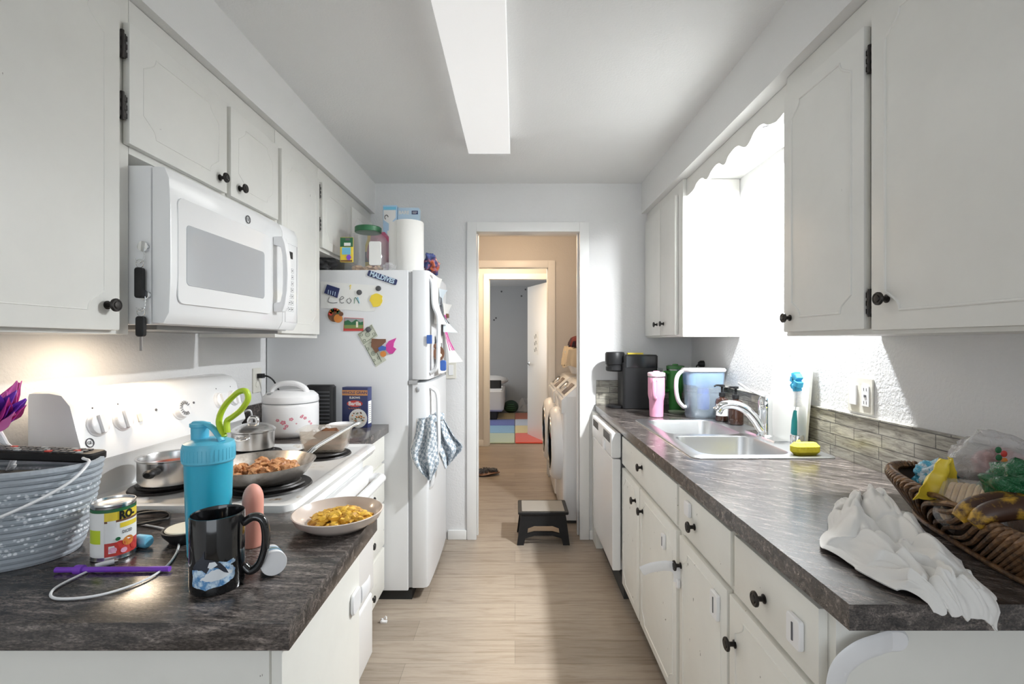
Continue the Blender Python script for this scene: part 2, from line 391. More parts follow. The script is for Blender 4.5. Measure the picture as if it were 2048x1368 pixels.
# ------------------------------------------------------------------ knobs, doors
def knob_part(parent, p, d, name='knob', r=0.0155):
    """round ringed knob; p on the face, d outward axis"""
    T = Matrix.Translation(Vector(p)) @ Vector(d).to_track_quat('Z', 'Y').to_matrix().to_4x4()
    mb = MB(); mb.lathe([(0.010, 0), (0.010, 0.002), (0.0058, 0.004), (0.0055, 0.012), (0.008, 0.017), (r, 0.019), (r, 0.0225), (r*0.9, 0.0245), (r*0.74, 0.0245), (r*0.70, 0.0235), (r*0.55, 0.0235), (r*0.5, 0.0255), (r*0.2, 0.0262), (0, 0.0262)], 24, T)
    return mb.build(name, M['knob'], parent)
def hinge_part(parent, p, sgn=1):
    mb = MB(); x, y, z = p
    mb.box((x-0.004, y-0.012, z-0.03), (x+0.006*1, y+0.012, z+0.03)); mb.cyl((x+0.006*sgn, y, z-0.034), (x+0.006*sgn, y, z+0.034), 0.0045, seg=10)
    for dz in (-.02, 0, .02): mb.box((x-0.001, y-0.018, z+dz-0.006), (x+0.007*sgn, y+0.018, z+dz+0.006))
    return mb.build('hinge', M['knob'], parent)
def mold_path(y0, y1, z0, z1, ins=0.045, c=0.045):
    """provincial molding: rectangle with scooped corners, in (y, z)"""
    a, b, c0, d = y0+ins, y1-ins, z0+ins, z1-ins
    c = min(c, (b-a)*0.3, (d-c0)*0.3)
    pts = []
    def corner(cy, cz, sy, sz, rev):
        k = [(c*1.25, 0), (c*0.95, 0), (c*0.92, c*0.22), (c*0.80, c*0.42), (c*0.58, c*0.60), (c*0.36, c*0.75), (c*0.18, c*0.88), (0.0, c*1.0), (0, c*1.3)]
        q = [(cy+sy*u, cz+sz*v_) for u, v_ in k]
        return q[::-1] if rev else q
    pts += corner(a, c0, 1, 1, False); pts += corner(a, d, 1, -1, True)
    pts += corner(b, d, -1, -1, False); pts += corner(b, c0, -1, 1, True)
    return pts
def door_part(parent, X, sgn, y0, y1, z0, z1, m, name='door', t=0.018, mold=True, ins=0.045, label=None):
    """door slab lying in plane x = X, its front at X, facing sgn along x"""
    mb = MB(); mb.box((X-sgn*t, y0, z0), (X, y1, z1))
    o = mb.build(name, m, parent, bevel=0.004)
    if mold:
        mm = MB(); pts = [(X, a, b) for a, b in mold_path(y0, y1, z0, z1, ins)]
        mm.tube(pts, 0.0034 if sgn < 0 and X < 0.9 and X > 0.7 else (0.0013 if sgn > 0 else 0.0022), 8, closed=True, flat=1, up=(1, 0, 0)); ch = mm.build('molding', m, o)
        ch.location = ch.location
    return o
# make child-of-part coordinates simple: parts have their thing's origin, so sub-part meshes use the same origin

# ------------------------------------------------------------------ left upper cabinets
def upper(y0, y1, z0, z1, label, doors, m=M['cab'], side='L', group=None):
    if side == 'L': Xw, Xf, Xd, s = XL+0.002, -0.969, -0.950, 1
    else: Xw, Xf, Xd, s = XR-0.002, 0.885, 0.866, -1
    t = thing('wall_cabinet', label, 'cabinet', ((Xw+Xf)/2, (y0+y1)/2, z0), 0, group)
    box((Xw, y0, z0), (Xf, y1, z1), 'body', m, t, bevel=0.0015)
    for d in doors:
        dd = door_part(t, Xd, s, d['y'][0], d['y'][1], d['z'][0], d['z'][1], m, mold=d.get('mold', True))
        if 'k' in d: knob_part(dd, (Xd, d['k'][0], d['k'][1]), (s, 0, 0))
        for hy, hz in d.get('h', []): hinge_part(dd, (Xd-s*0.012, hy, hz), s)
    return t
ZT = 2.183
upper(0.30, 1.203, 1.343, ZT, 'large white wall cabinet door left of the microwave with chipped paint by its knob', [dict(y=(0.62, 1.155), z=(1.352, 2.13), k=(1.118, 1.41))])
upper(1.2045, 1.936, 1.796, ZT, 'double-door white wall cabinet directly above the white microwave', [
    dict(y=(1.183, 1.585), z=(1.813, 2.113), k=(1.545, 1.853), h=[(1.168, 1.90), (1.168, 2.05)]), dict(y=(1.606, 2.010-0.082), z=(1.813, 2.113), k=(1.655, 1.853))])
upper(1.938, 2.352, 1.343, ZT, 'tall narrow white wall cabinet between microwave and refrigerator', [dict(y=(2.02-0.064, 2.335), z=(1.36, 2.115), k=(1.995, 1.435), h=[(2.345, 1.90), (2.345, 2.06)])])
upper(2.354, YB-0.003, 1.776, ZT, 'short white wall cabinet above the refrigerator, smudged', [dict(y=(2.37, 2.775), z=(1.79, 2.115)), dict(y=(2.80, 3.20), z=(1.79, 2.115))])

# chipped paint spot next to the big knob belongs to the door: small flake
# ------------------------------------------------------------------ right upper cabinets
upper(0.35, 1.562, 1.343, ZT, 'large two-door white wall cabinet above the bread basket', [
    dict(y=(0.62, 1.168), z=(1.352, 2.125), k=(1.118, 1.425)), dict(y=(1.192, 1.548), z=(1.356, 2.110), k=(1.512, 1.40), h=[(1.18, 2.02), (1.18, 1.42)])], side='R')
upper(2.53, YB-0.003, 1.352, ZT, 'narrow two-door white wall cabinet in the far right corner above the coffee machine', [
    dict(y=(2.60, 2.865), z=(1.362, 2.12), k=(2.80, 1.43), mold=False), dict(y=(2.87, 3.20), z=(1.362, 2.12), k=(2.925, 1.43), mold=False)], side='R')
# scalloped valance over the sink
prof = []
n = 8; y0, y1 = 1.564, 2.528
pts = [(2.528, 2.094), (2.49, 2.092), (2.444, 2.095), (2.42, 2.101), (2.396, 2.115), (2.355, 2.121), (2.319, 2.117), (2.29, 2.102), (2.265, 2.0935), (2.24, 2.099), (2.214, 2.112), (2.17, 2.121), (2.129, 2.117), (2.10, 2.10), (2.076, 2.0915), (2.055, 2.098), (2.034, 2.114), (1.99, 2.123), (1.946, 2.120), (1.91, 2.100), (1.879, 2.0895), (1.85, 2.098), (1.818, 2.118), (1.78, 2.125), (1.749, 2.119), (1.72, 2.102), (1.70, 2.095), (1.66, 2.088), (1.60, 2.10), (1.564, 2.11)]
vp = [(v.x, v.y) for v in bez([(a, b, 0) for a, b in pts], 3)] + [(1.564, ZT), (2.528, ZT)]
o = MB().prism(vp, 0.905, 0.923, plane='yz').build('valance', M['cab'], smooth=False)
tag(o, 'white scalloped wooden valance above the sink between the right wall cabinets', 'valance')
# flush light above the sink
fl = thing('flush_ceiling_light', 'round white flush light glowing behind the scalloped valance', 'light', (1.055, 1.96, 2.185))
MB().lathe([(0.10, 0), (0.115, -0.004), (0.118, -0.018), (0.11, -0.022)], 40).build('rim', M['chrome'], fl, world=False)
M['glow'] = mat('lamp_glass', (0.9, 0.9, 0.9), 0.4, emit=2.5, ecol=(1, 1, 1))
MB().lathe([(0.109, -0.020), (0.106, -0.032), (0.088, -0.042), (0.05, -0.048), (0, -0.050)], 40).build('glass_shade', M['glow'], fl, world=False)
# fluorescent fixture
ff = thing('ceiling_light_fixture', 'long white box-shaped tube light on the kitchen ceiling', 'light', (-0.135, 1.95, CZ))
MB().rbox((-0.108, -0.68, -0.082), (0.108, 0.56, -0.002), 0.006).build('diffuser', mat('diffuser', (0.86, 0.86, 0.86), 0.4, emit=0.32, ecol=(1, 1, 1)), ff, world=False)
MB().rbox((-0.111, 0.556, -0.084), (0.111, 0.562, -0.001), 0.003).build('end_cap', M['white_plastic'], ff, world=False)

# ------------------------------------------------------------------ base cabinets right
CH = 0.904
NS = M['cab_low']
def worktop(name, a, b, label, cat='worktop', hole=None, z=CH, th=0.042, cm='counter'):
    mb = MB()
    (x0, y0), (x1, y1) = a, b
    if hole:
        hx0, hy0, hx1, hy1 = hole
        mb.box((x0, y0, z-th), (hx0, y1, z)); mb.box((hx1, y0, z-th), (x1, y1, z)); mb.box((hx0, y0, z-th), (hx1, hy0, z)); mb.box((hx0, hy1, z-th), (hx1, y1, z))
        o = mb.build(name, M['counter_right'], smooth=False)
    else: o = mb.box((x0, y0, z-th), (x1, y1, z)).build(name, M['counter'], bevel=0.0012)
    return tag(o, label, cat)
worktop('worktop', (0.535, 0.768), (XR-0.001, YB-0.001), 'long dark streaked laminate worktop on the right with the steel sink set in', hole=(0.67, 1.75, 1.135, 2.56))
XD, XF = 0.545, 0.563
c1 = thing('base_cabinet', 'white base cabinet with strap locks at the near end of the right worktop', 'cabinet', (0.86, 1.22, 0.0))
MB().box((XF, 0.842, 0.09), (XR-0.003, 1.606, 0.861)).build('body', NS, c1, bevel=0.0015)
box((XF+0.06, 0.86, 0), (XR-0.003, 1.606, 0.0899), 'toe_kick', M['gap'], c1)
def front(t, y0, y1, z0, z1, ky, kz, name, X=XD, s=-1, mold=True):
    dd = door_part(t, X, s, y0, y1, z0, z1, NS, name=name, mold=mold and name == 'door', ins=0.035)
    knob_part(dd, (X, ky, kz), (s, 0, 0), r=0.0165); return dd
front(c1, 0.862, 1.195, 0.70, 0.845, 1.05, 0.762, 'drawer'); front(c1, 1.215, 1.598, 0.705, 0.845, 1.457, 0.762, 'drawer')
front(c1, 0.862, 1.222, 0.095, 0.685, 1.19, 0.575, 'door'); front(c1, 1.236, 1.592, 0.095, 0.685, 1.578, 0.589, 'door')
c2 = thing('base_cabinet', 'white double-door base cabinet under the steel sink with false drawer front', 'cabinet', (0.86, 2.03, 0.0))
MB().box((XF, 1.608, 0.09), (XR-0.003, 2.454, 0.69)).box((XF, 1.608, 0.69), (XF+0.018, 2.454, 0.861)).build('body', NS, c2, bevel=0.0012)
box((XF+0.06, 1.608, 0), (XR-0.003, 2.454, 0.0899), 'toe_kick', M['gap'], c2)
front(c2, 1.618, 2.445, 0.705, 0.845, 2.06, 0.785, 'drawer')
front(c2, 1.625, 2.095, 0.095, 0.685, 2.05, 0.60, 'door'); front(c2, 2.108, 2.445, 0.095, 0.685, 2.17, 0.607, 'door')
# dishwasher
dw = thing('dishwasher', 'white dishwasher under the far end of the right worktop', 'dishwasher', (0.8, 2.78, 0.0))
MB().rbox((0.545, 2.60, 0.09), (1.10, 3.07, 0.858), 0.008).build('body', M['white'], dw)
MB().rbox((0.500, 2.464, 0.15), (0.543, 3.068, 0.722), 0.008, axis=1).build('door', M['white'], dw)
cp = MB().rbox((0.494, 2.464, 0.728), (0.545, 3.068, 0.857), 0.01, axis=1).build('control_panel', M['white'], dw)
for y0_, y1_ in ((2.50, 2.68), (2.85, 3.03)):
    vm = MB()
    for k in range(8):
        z = 0.80+k*0.0055; vm.box((0.4925, y0_, z), (0.495, y1_, z+0.0025))
    vm.build('vent', M['gap'], cp, smooth=False)
MB().rbox((0.484, 2.62, 0.735), (0.496, 2.66, 0.79), 0.01, axis=0).build('latch', M['white_plastic'], cp)
box((0.56, 2.47, 0.002), (1.0, 3.06, 0.088), 'toe_kick', M['gap'], dw)
o = box((0.52, 3.075, 0.0), (0.60, YB-0.002, 0.86), 'filler_panel', NS, bevel=0.002); tag(o, 'narrow white filler strip between dishwasher and back wall', 'panel')
# backsplash
o = MB().box((XR-0.010, 0.40, CH+0.0005), (XR-0.0005, YB-0.001, 1.068)).box((XR-0.013, 0.40, 1.068), (XR-0.0005, YB-0.001, 1.073)).build('backsplash', M['tile'], smooth=False)
tag(o, 'grey brown stone tile backsplash along the right wall behind the sink', 'backsplash')
o = MB().box((0.545, YB-0.010, CH+0.0005), (XR-0.014, YB-0.0005, 1.068)).build('backsplash', M['tile'], smooth=False)
tag(o, 'short grey tile backsplash on the back wall behind the coffee machine', 'backsplash')

# ------------------------------------------------------------------ sink
sk = thing('kitchen_sink', 'double-bowl stainless steel sink set in the right worktop', 'sink', (0.90, 2.15, CH))
SX0, SX1, SY0, SY1 = 0.640, 1.166, 1.72, 2.59
bas = [(0.690, 1.030, 1.765, 2.115), (0.690, 1.030, 2.155, 2.545)]
def rloop(x0, x1, y0, y1, r, z, seg=6):
    out = []
    for cx_, cy_, a0 in ((x1-r, y1-r, 0), (x0+r, y1-r, 90), (x0+r, y0+r, 180), (x1-r, y0+r, 270)):
        for k in range(seg+1):
            t = R(a0+90*k/seg); out.append((cx_+r*math.cos(t), cy_+r*math.sin(t), z))
    return out
def sink_deck():
    bm = bmesh.new()
    def addloop(pts):
        vs = [bm.verts.new(p) for p in pts]; return [bm.edges.new((vs[i], vs[(i+1) % len(vs)])) for i in range(len(vs))]
    z = CH+0.006
    es = addloop(rloop(SX0+.006, SX1-.006, SY0+.006, SY1-.006, 0.03, z))
    for a, b, c, d in bas: es += addloop(rloop(a, b, c, d, 0.06, z))
    bmesh.ops.triangle_fill(bm, edges=es, use_beauty=True)
    vs = [tuple(v.co) for v in bm.verts]; bm.verts.index_update(); fs = [tuple(v.index for v in f.verts) for f in bm.faces]; bm.free()
    return vs, fs
vs, fs = sink_deck(); mb = MB(); mb.add(vs, fs)
def skirt(loops, cap=False):
    n = len(loops[0]); v_ = sum(loops, []); f_ = []
    for j in range(len(loops)-1):
        for i in range(n): f_.append((j*n+i, j*n+(i+1) % n, (j+1)*n+(i+1) % n, (j+1)*n+i))
    if cap: f_.append(tuple(range((len(loops)-1)*n, len(loops)*n)))
    mb.add(v_, f_)
skirt([rloop(SX0+.006, SX1-.006, SY0+.006, SY1-.006, 0.03, CH+0.006), rloop(SX0+.001, SX1-.001, SY0+.001, SY1-.001, 0.035, CH+0.004), rloop(SX0, SX1, SY0, SY1, 0.036, CH+0.0008)])
mb.build('deck', M['sink'], sk, smooth=True)
for a, b, c, d in bas:
    mb = MB()
    skirt([rloop(a, b, c, d, 0.06, CH+0.006), rloop(a+.003, b-.003, c+.003, d-.003, 0.058, CH), rloop(a+.008, b-.008, c+.008, d-.008, 0.055, CH-0.13), rloop(a+.02, b-.02, c+.02, d-.02, 0.05, CH-0.155), rloop(a+.045, b-.045, c+.045, d-.045, 0.03, CH-0.165), rloop((a+b)/2-.03, (a+b)/2+.03, (c+d)/2-.03, (c+d)/2+.03, 0.029, CH-0.168)], True)
    bo = mb.build('basin', M['sink'], sk)
    MB().lathe([(0.042, 0), (0.042, 0.003), (0.03, 0.002), (0.0, -0.002)], 24, Matrix.Translation(((a+b)/2, (c+d)/2, CH-0.167))).build('drain', M['chrome'], bo)
# faucet
fc = thing('faucet', 'chrome single-lever faucet with curved spout over the sink', 'faucet', (1.095, 2.10, CH+0.006))
mb = MB(); mb.lathe([(0.036, 0), (0.036, 0.006), (0.030, 0.012), (0.028, 0.05), (0.0275, 0.115), (0.029, 0.118), (0.029, 0.150), (0.026, 0.165), (0.020, 0.178), (0, 0.183)], 32)
mb.box((-0.028, -0.125, 0), (0.028, 0.125, 0.006)); mb.build('body', M['chrome'], fc, world=False)
sp = bez([(-0.015, 0.0, 0.03), (-0.04, 0.01, 0.075), (-0.075, 0.02, 0.115), (-0.12, 0.03, 0.135), (-0.165, 0.04, 0.132), (-0.19, 0.05, 0.105)], 6)
MB().tube(sp, [0.024-0.004*i/len(sp) for i in range(len(sp)-3)]+[0.023, 0.025, 0.025], 18, flat=0.9).build('spout', M['chrome'], fc, world=False)
lv = bez([(0, 0, 0.170), (-0.02, 0.005, 0.182), (-0.055, 0.02, 0.20), (-0.10, 0.04, 0.232)], 6)
MB().tube(lv, [0.020, 0.018, 0.016, 0.014, 0.012, 0.011, 0.010, 0.009, 0.009, 0.009, 0.009, 0.009, 0.010, 0.011, 0.012, 0.013, 0.013, 0.012, 0.008], 12, flat=0.5).build('lever', M['chrome'], fc, world=False)
o = MB().lathe([(0.024, 0), (0.024, 0.05), (0.022, 0.056), (0, 0.058)], 28).build('air_gap_cap', M['chrome'], smooth=True); o.location = (1.09, 1.855, CH+0.0065)
tag(o, 'short chrome cylinder cap on the sink deck behind the sponge', 'sink cap')

# ------------------------------------------------------------------ left base: near counter
worktop('worktop', (XL+0.001, 0.7175), (-0.338, 1.178), 'dark streaked laminate worktop in the left foreground under mug and basket')
worktop('worktop', (XL+0.001, 1.915), (-0.645, 2.452), 'short dark worktop between stove and refrigerator under the rice cooker')
c3 = thing('base_cabinet', 'white base cabinet in the left foreground below the mug', 'cabinet', (-0.8, 0.93, 0))
MB().box((XL+0.002, 0.738, 0.0), (-0.378, 1.115, 0.8615)).build('body', NS, c3, bevel=0.0015)
door_part(c3, -0.360, 1, 0.742, 1.113, 0.05, 0.855, NS, mold=False)
c4 = thing('drawer_cabinet', 'white four-drawer base cabinet between stove and refrigerator', 'cabinet', (-0.95, 2.18, 0))
MB().box((XL+0.002, 1.918, 0.06), (-0.680, 2.448, 0.8615)).build('body', NS, c4, bevel=0.0015)
box((XL+0.002, 1.93, 0), (-0.74, 2.44, 0.0599), 'toe_kick', M['gap'], c4)
for (z0, z1, kz) in ((0.725, 0.85, 0.79), (0.52, 0.71, 0.60), (0.30, 0.505, 0.39), (0.075, 0.285, 0.15)):
    dd = door_part(c4, -0.662, 1, 1.935, 2.435, z0, z1, NS, name='drawer', mold=False)
    if kz < 0.75: knob_part(dd, (-0.662, 2.19, kz), (1, 0, 0))
o = MB().box((XL+0.0005, 1.915, CH+0.0005), (XL+0.014, 2.452, 1.02)).build('backsplash', M['counter']); tag(o, 'dark laminate upstand behind the rice cooker', 'backsplash')
o = MB().box((XL+0.0005, 0.40, CH+0.0005), (XL+0.010, 1.176, 1.05)).build('backsplash', M['tile'], smooth=False); tag(o, 'stone tile backsplash behind the rope basket on the left', 'backsplash')

# ------------------------------------------------------------------ range
RY0, RY1 = 1.184, 1.910
rg = thing('stove', 'white electric coil stove cluttered with pots and pans', 'stove', (-0.9, 1.545, 0))
MB().box((XL+0.062, RY0, 0.04), (-0.605, RY1, 0.895)).build('body', M['white'], rg, bevel=0.004)
box((XL+0.05, RY0+0.02, 0.0), (-0.64, RY1-0.02, 0.0399), 'plinth', M['gap'], rg)
MB().rbox((-0.600, RY0+0.004, 0.345), (-0.562, RY1-0.004, 0.835), 0.012, axis=1).build('oven_door', M['white'], rg)
MB().rbox((-0.600, RY0+0.004, 0.085), (-0.566, RY1-0.004, 0.332), 0.012, axis=1).build('bottom_drawer', M['white'], rg)
hd = MB(); hp = bez([(-0.565, RY0+0.05, 0.795), (-0.53, RY0+0.05, 0.80), (-0.512, RY0+0.075, 0.803), (-0.508, 1.30, 0.805), (-0.508, 1.547, 0.806), (-0.508, 1.80, 0.805), (-0.512, RY1-0.075, 0.803), (-0.53, RY1-0.05, 0.80), (-0.565, RY1-0.05, 0.795)], 6)
hd.tube(hp, 0.0165, 14); hd.build('handle', M['white'], rg)
# cooktop: pan with raised rim
ct = MB()
def ctf(loops):
    n = len(loops[0]); v_ = sum(loops, []); f_ = []
    for j in range(len(loops)-1):
        for i in range(n): f_.append((j*n+i, j*n+(i+1) % n, (j+1)*n+(i+1) % n, (j+1)*n+i))
    f_.append(tuple(range((len(loops)-1)*n, len(loops)*n))); ct.add(v_, f_)
ctf([rloop(XL+0.06, -0.560, RY0-0.002, RY1+0.002, 0.03, 0.885), rloop(XL+0.06, -0.548, RY0-0.004, RY1+0.004, 0.03, 0.905), rloop(XL+0.065, -0.553, RY0+0.002, RY1-0.002, 0.03, 0.919), rloop(XL+0.075, -0.575, RY0+0.018, RY1-0.018, 0.03, 0.921), rloop(XL+0.085, -0.588, RY0+0.03, RY1-0.03, 0.03, 0.914)])
M['cooktop'] = mat('cooktop_enamel', (0.84, 0.83, 0.81), 0.2, coat=0.3)
_m = M['cooktop']; setcol(_m, ramp(_m, noise_tex(_m, texco(_m), 16, 6, 0.65), [(0.28, (0.40, 0.24, 0.12)), (0.36, (0.78, 0.74, 0.68)), (0.42, (0.85, 0.845, 0.835))]))
ct.build('cooktop', M['cooktop'], rg)
M['coil'] = mat('coil_black', (0.03, 0.028, 0.027), 0.45, 0.4)
for (bx, by, br_) in ((-0.70, 1.365, 0.098), (-0.985, 1.365, 0.078), (-0.705, 1.745, 0.088), (-0.965, 1.755, 0.088)):
    T = Matrix.Translation((bx, by, 0.914))
    pn = MB(); pn.lathe([(br_+0.017, 0.001), (br_+0.014, 0.006), (br_+0.004, 0.004), (br_*0.9, 0.0005), (0, 0.0005)], 40, T); po = pn.build('drip_pan', M['coil'], rg)
    sp_ = []; turns = 4; N = 26*turns
    for k in range(N+1):
        a = 2*PI*k/26; rr = br_*(0.18+0.82*k/N); sp_.append((bx+rr*math.cos(a), by+rr*math.sin(a), 0.926))
    MB().tube(sp_, 0.0062, 7, flat=0.8).build('coil', M['coil'], po)
# backguard
bg = MB()
XG = XL+0.062
prof = [(XG+0.004, 0.90), (XG+0.10, 0.905), (XG+0.118, 0.985), (XG+0.150, 1.020), (XG+0.112, 1.165), (XG+0.090, 1.192), (XG+0.06, 1.198), (XG+0.004, 1.198)]
bg.prism(prof, RY0+0.006, RY1-0.002, plane='xz'); 
bgo = bg.build('backguard', M['white'], rg, bevel=0.011)
sl = Vector((-0.038, 0, 0.145)).normalized(); nrm = Vector((0.145, 0, 0.038)).normalized()
def on_panel(y, z, off=0.0):
    t = (z-1.020)/0.145; x = XG+0.150-0.038*t; return Vector((x, y, z)) + nrm*off
def panel_T(y, z, off=0.0):
    T = Matrix.Identity(4); yv = Vector((0, 1, 0))
    T.col[0] = (*yv, 0); T.col[1] = (*sl, 0); T.col[2] = (*nrm, 0); T.col[3] = (*on_panel(y, z, off), 1); return T
for y in (1.25, 1.33, 1.767, 1.855):
    k = MB(); k.lathe([(0.031, 0), (0.031, 0.003), (0.028, 0.006), (0.027, 0.012), (0.024, 0.014), (0, 0.015)], 28, panel_T(y, 1.108))
    T = panel_T(y, 1.108); k.prism([(-0.006, -0.024), (0.006, -0.024), (0.009, 0.023), (-0.009, 0.023)], 0.012, 0.022, T)
    k.build('knob', M['white_plastic'], bgo)
k = MB(); k.use(M['white_plastic']); k.lathe([(0.034, 0), (0.034, 0.004), (0.030, 0.008), (0.028, 0.020), (0.0, 0.022)], 32, panel_T(1.555, 1.105))
k.use(M['ink'])
for a in range(14):
    T = panel_T(1.555, 1.105, 0.0225) @ Matrix.Rotation(a*2*PI/14*0.8+0.5, 4, 'Z'); k.box((0.013, -0.0012, 0), (0.024, 0.0012, 0.0006), T)
k.build('clock_dial', None, bgo)
for y in (1.459, 1.63): MB().lathe([(0.004, 0), (0.004, 0.002), (0, 0.003)], 10, panel_T(y, 1.118)).build('indicator_light', M['ink'], bgo)
MB().rbox((-0.007, -0.012, 0), (0.007, 0.012, 0.004), 0.002, panel_T(1.39, 1.105)).build('rocker_switch', M['ivory'], bgo)
def logo(parent, T, r, m):
    mb = MB(); mb.use(m); mb.tube([T @ Vector((r*math.cos(a*PI/12), r*math.sin(a*PI/12), 0.001)) for a in range(24)], r*0.13, 6, closed=True)
    text_mb('GE', r*1.05, lambda x, y: T @ Vector((x, y, 0.001)), m, mb, bold=r*0.02); mb.build('emblem', None, parent)
M['emblem'] = mat('emblem_grey', (0.10, 0.10, 0.11), 0.4, 0.3)
logo(bgo, panel_T(1.217, 1.068), 0.011, M['emblem'])
for y in (1.25, 1.33, 1.767, 1.855): MB().box((-0.002, -0.002, 0), (0.002, 0.002, 0.0005), panel_T(y, 1.152)).build('marking', M['emblem'], bgo)

# ------------------------------------------------------------------ microwave
MY0, MY1 = 1.206, 1.920; MZ0, MZ1 = 1.368, 1.768
mw = thing('microwave', 'white over-the-range microwave below the wall cabinets', 'microwave', (-1.08, 1.55, MZ0))
MB().box((XL+0.003, MY0, MZ0), (-0.915, MY1, MZ1)).build('body', M['white'], mw, bevel=0.003)
box((XL+0.03, MY0+0.04, MZ0-0.012), (-0.93, MY1-0.04, MZ0), 'vent_plate', mat('grey_metal', (0.2, 0.2, 0.2), 0.4, 0.8), mw)
MD = 1.795
dpf = [( -0.913, MZ0+0.004), (-0.885, MZ0+0.002), (-0.870, MZ0+0.03), (-0.866, MZ0+0.12), (-0.866, MZ1-0.12), (-0.870, MZ1-0.03), (-0.882, MZ1-0.002), (-0.913, MZ1-0.002)]
mdo = MB().prism(dpf, MY0+0.001, MD-0.001, plane='xz').build('door', M['white'], mw, bevel=0.004)
MB().prism(dpf, MD+0.001, MY1, plane='xz').build('control_panel', M['white'], mw, bevel=0.004)
def pane(x, y0, y1, z0, z1, r, d, sag=0): 
    return MB().rbox((x, y0, z0), (x+d, y1, z1), r, axis=0, chamf=0.0008)
pane(-0.8675, 1.232, 1.700, MZ0+0.055, MZ1-0.07, 0.02, 0.0035).build('window_surround', mat('microwave_surround', (0.78, 0.785, 0.79), 0.25), mdo)
pane(-0.8655, 1.262, 1.655, MZ0+0.105, MZ1-0.135, 0.012, 0.0025).build('window', M['glassy'], mdo)
hm = MB(); hz = [(-0.868, MZ0+0.065), (-0.835, MZ0+0.065), (-0.826, MZ0+0.09), (-0.818, MZ0+0.14), (-0.815, MZ0+0.20), (-0.818, MZ1-0.14), (-0.826, MZ1-0.09), (-0.835, MZ1-0.065), (-0.868, MZ1-0.065), (-0.868, MZ1-0.095), (-0.843, MZ1-0.10), (-0.836, MZ1-0.13), (-0.833, MZ0+0.20), (-0.836, MZ0+0.13), (-0.843, MZ0+0.10), (-0.868, MZ0+0.095)]
hm.prism(hz, 1.722, 1.752, plane='xz'); hm.build('handle', M['white_plastic'], mdo, bevel=0.004)
cpn = [c for c in mw.children if c.name.startswith('control_panel')][0]
kp = MB(); kp.use(M['black']); kp.rbox((-0.8665, 1.832, 1.645), (-0.8645, 1.868, 1.672), 0.001, axis=0, chamf=0.0003)
kp.use(M['emblem'])
for r_ in range(7):
    for c_ in range(3):
        y = 1.822+0.022*c_; z = 1.60-0.025*r_
        kp.tube([(-0.8648, y-.008, z-.008), (-0.8648, y+.008, z-.008), (-0.8648, y+.008, z+.008), (-0.8648, y-.008, z+.008)], 0.0004, 4, closed=True)
        kp.box((-0.8658, y-.003, z-.0015), (-0.8646, y+.003, z+.0015))
fr = [(1.808, 1.40), (1.905, 1.40), (1.905, 1.70), (1.808, 1.70)]
kp.tube([(-0.8655, a, b) for a, b in fr], 0.0006, 4, closed=True)
kp.build('keypad', None, cpn, smooth=False)
Tl = Matrix.Identity(4); Tl.col[0] = (0, 1, 0, 0); Tl.col[1] = (0, 0, 1, 0); Tl.col[2] = (1, 0, 0, 0); Tl.col[3] = (-0.868, 1.56, 1.722, 1)
logo(mdo, Tl, 0.012, M['emblem'])

# ------------------------------------------------------------------ refrigerator
FY0, FY1 = 2.46, 3.12; FZ = 1.693
fg = thing('refrigerator', 'white top-freezer refrigerator covered with magnets and papers', 'refrigerator', (-0.88, 2.79, 0))
MB().rbox((XL+0.005, FY0, 0.05), (-0.548, FY1, FZ), 0.004).build('body', M['fridge'], fg)
box((XL+0.03, FY0+0.01, 0), (-0.53, FY1-0.01, 0.0499), 'plinth', M['black_matte'], fg)
box((-0.548, FY0+0.012, 0.06), (-0.528, FY1-0.012, FZ-0.01), 'door_seal', mat('seal_grey', (0.45, 0.46, 0.47), 0.7), fg)
box((-0.545, FY0-0.002, 1.108), (-0.50, FY0+0.03, 1.128), 'hinge', M['steel'], fg)
def fdoor(z0, z1, name):
    pts = []; x1 = -0.446
    prof = [(-0.527, FY0+0.001), (-0.47, FY0+0.001), (-0.452, FY0+0.008), (-0.444, FY0+0.03), (-0.440, FY0+0.15), (-0.438, (FY0+FY1)/2), (-0.440, FY1-0.15), (-0.444, FY1-0.03), (-0.452, FY1-0.008), (-0.47, FY1), (-0.527, FY1)]
    return MB().prism(prof, z0, z1, plane='xy').build(name, M['fridge'], fg, bevel=0.004)
fd1 = fdoor(1.130, FZ, 'freezer_door'); fd2 = fdoor(0.062, 1.115, 'fridge_door')
def fhandle(z0, z1, flip, par):
    y = FY0+0.045; mb = MB()
    zt, zb = (z1, z0) if not flip else (z0, z1)
    s_ = 1 if not flip else -1
    pts = bez([(-0.452, y, zt), (-0.432, y, zt-s_*0.03), (-0.424, y, zt-s_*0.14), (-0.402, y, zt-s_*0.20), (-0.398, y, zt-s_*0.26), (-0.400, y, (zt*0.35+zb*0.65)), (-0.405, y, zb+s_*0.05), (-0.44, y, zb+s_*0.012)], 6)
    mb.tube(pts, 0.020, 12, flat=0.55, up=(1, 0, 0)); mb.build('handle', M['fridge'], par)
fhandle(1.15, 1.66, False, fd1); fhandle(0.56, 1.10, True, fd2)
e = MB(); e.lathe([(0.010, 0), (0.010, 0.002), (0, 0.003)], 20, Matrix.Translation((-0.50, FY0+0.0005, 1.08)) @ Matrix.Rotation(PI/2, 4, 'X') @ Matrix.Diagonal((1, 1.4, 1, 1))); e.build('badge', M['steel'], fd2)
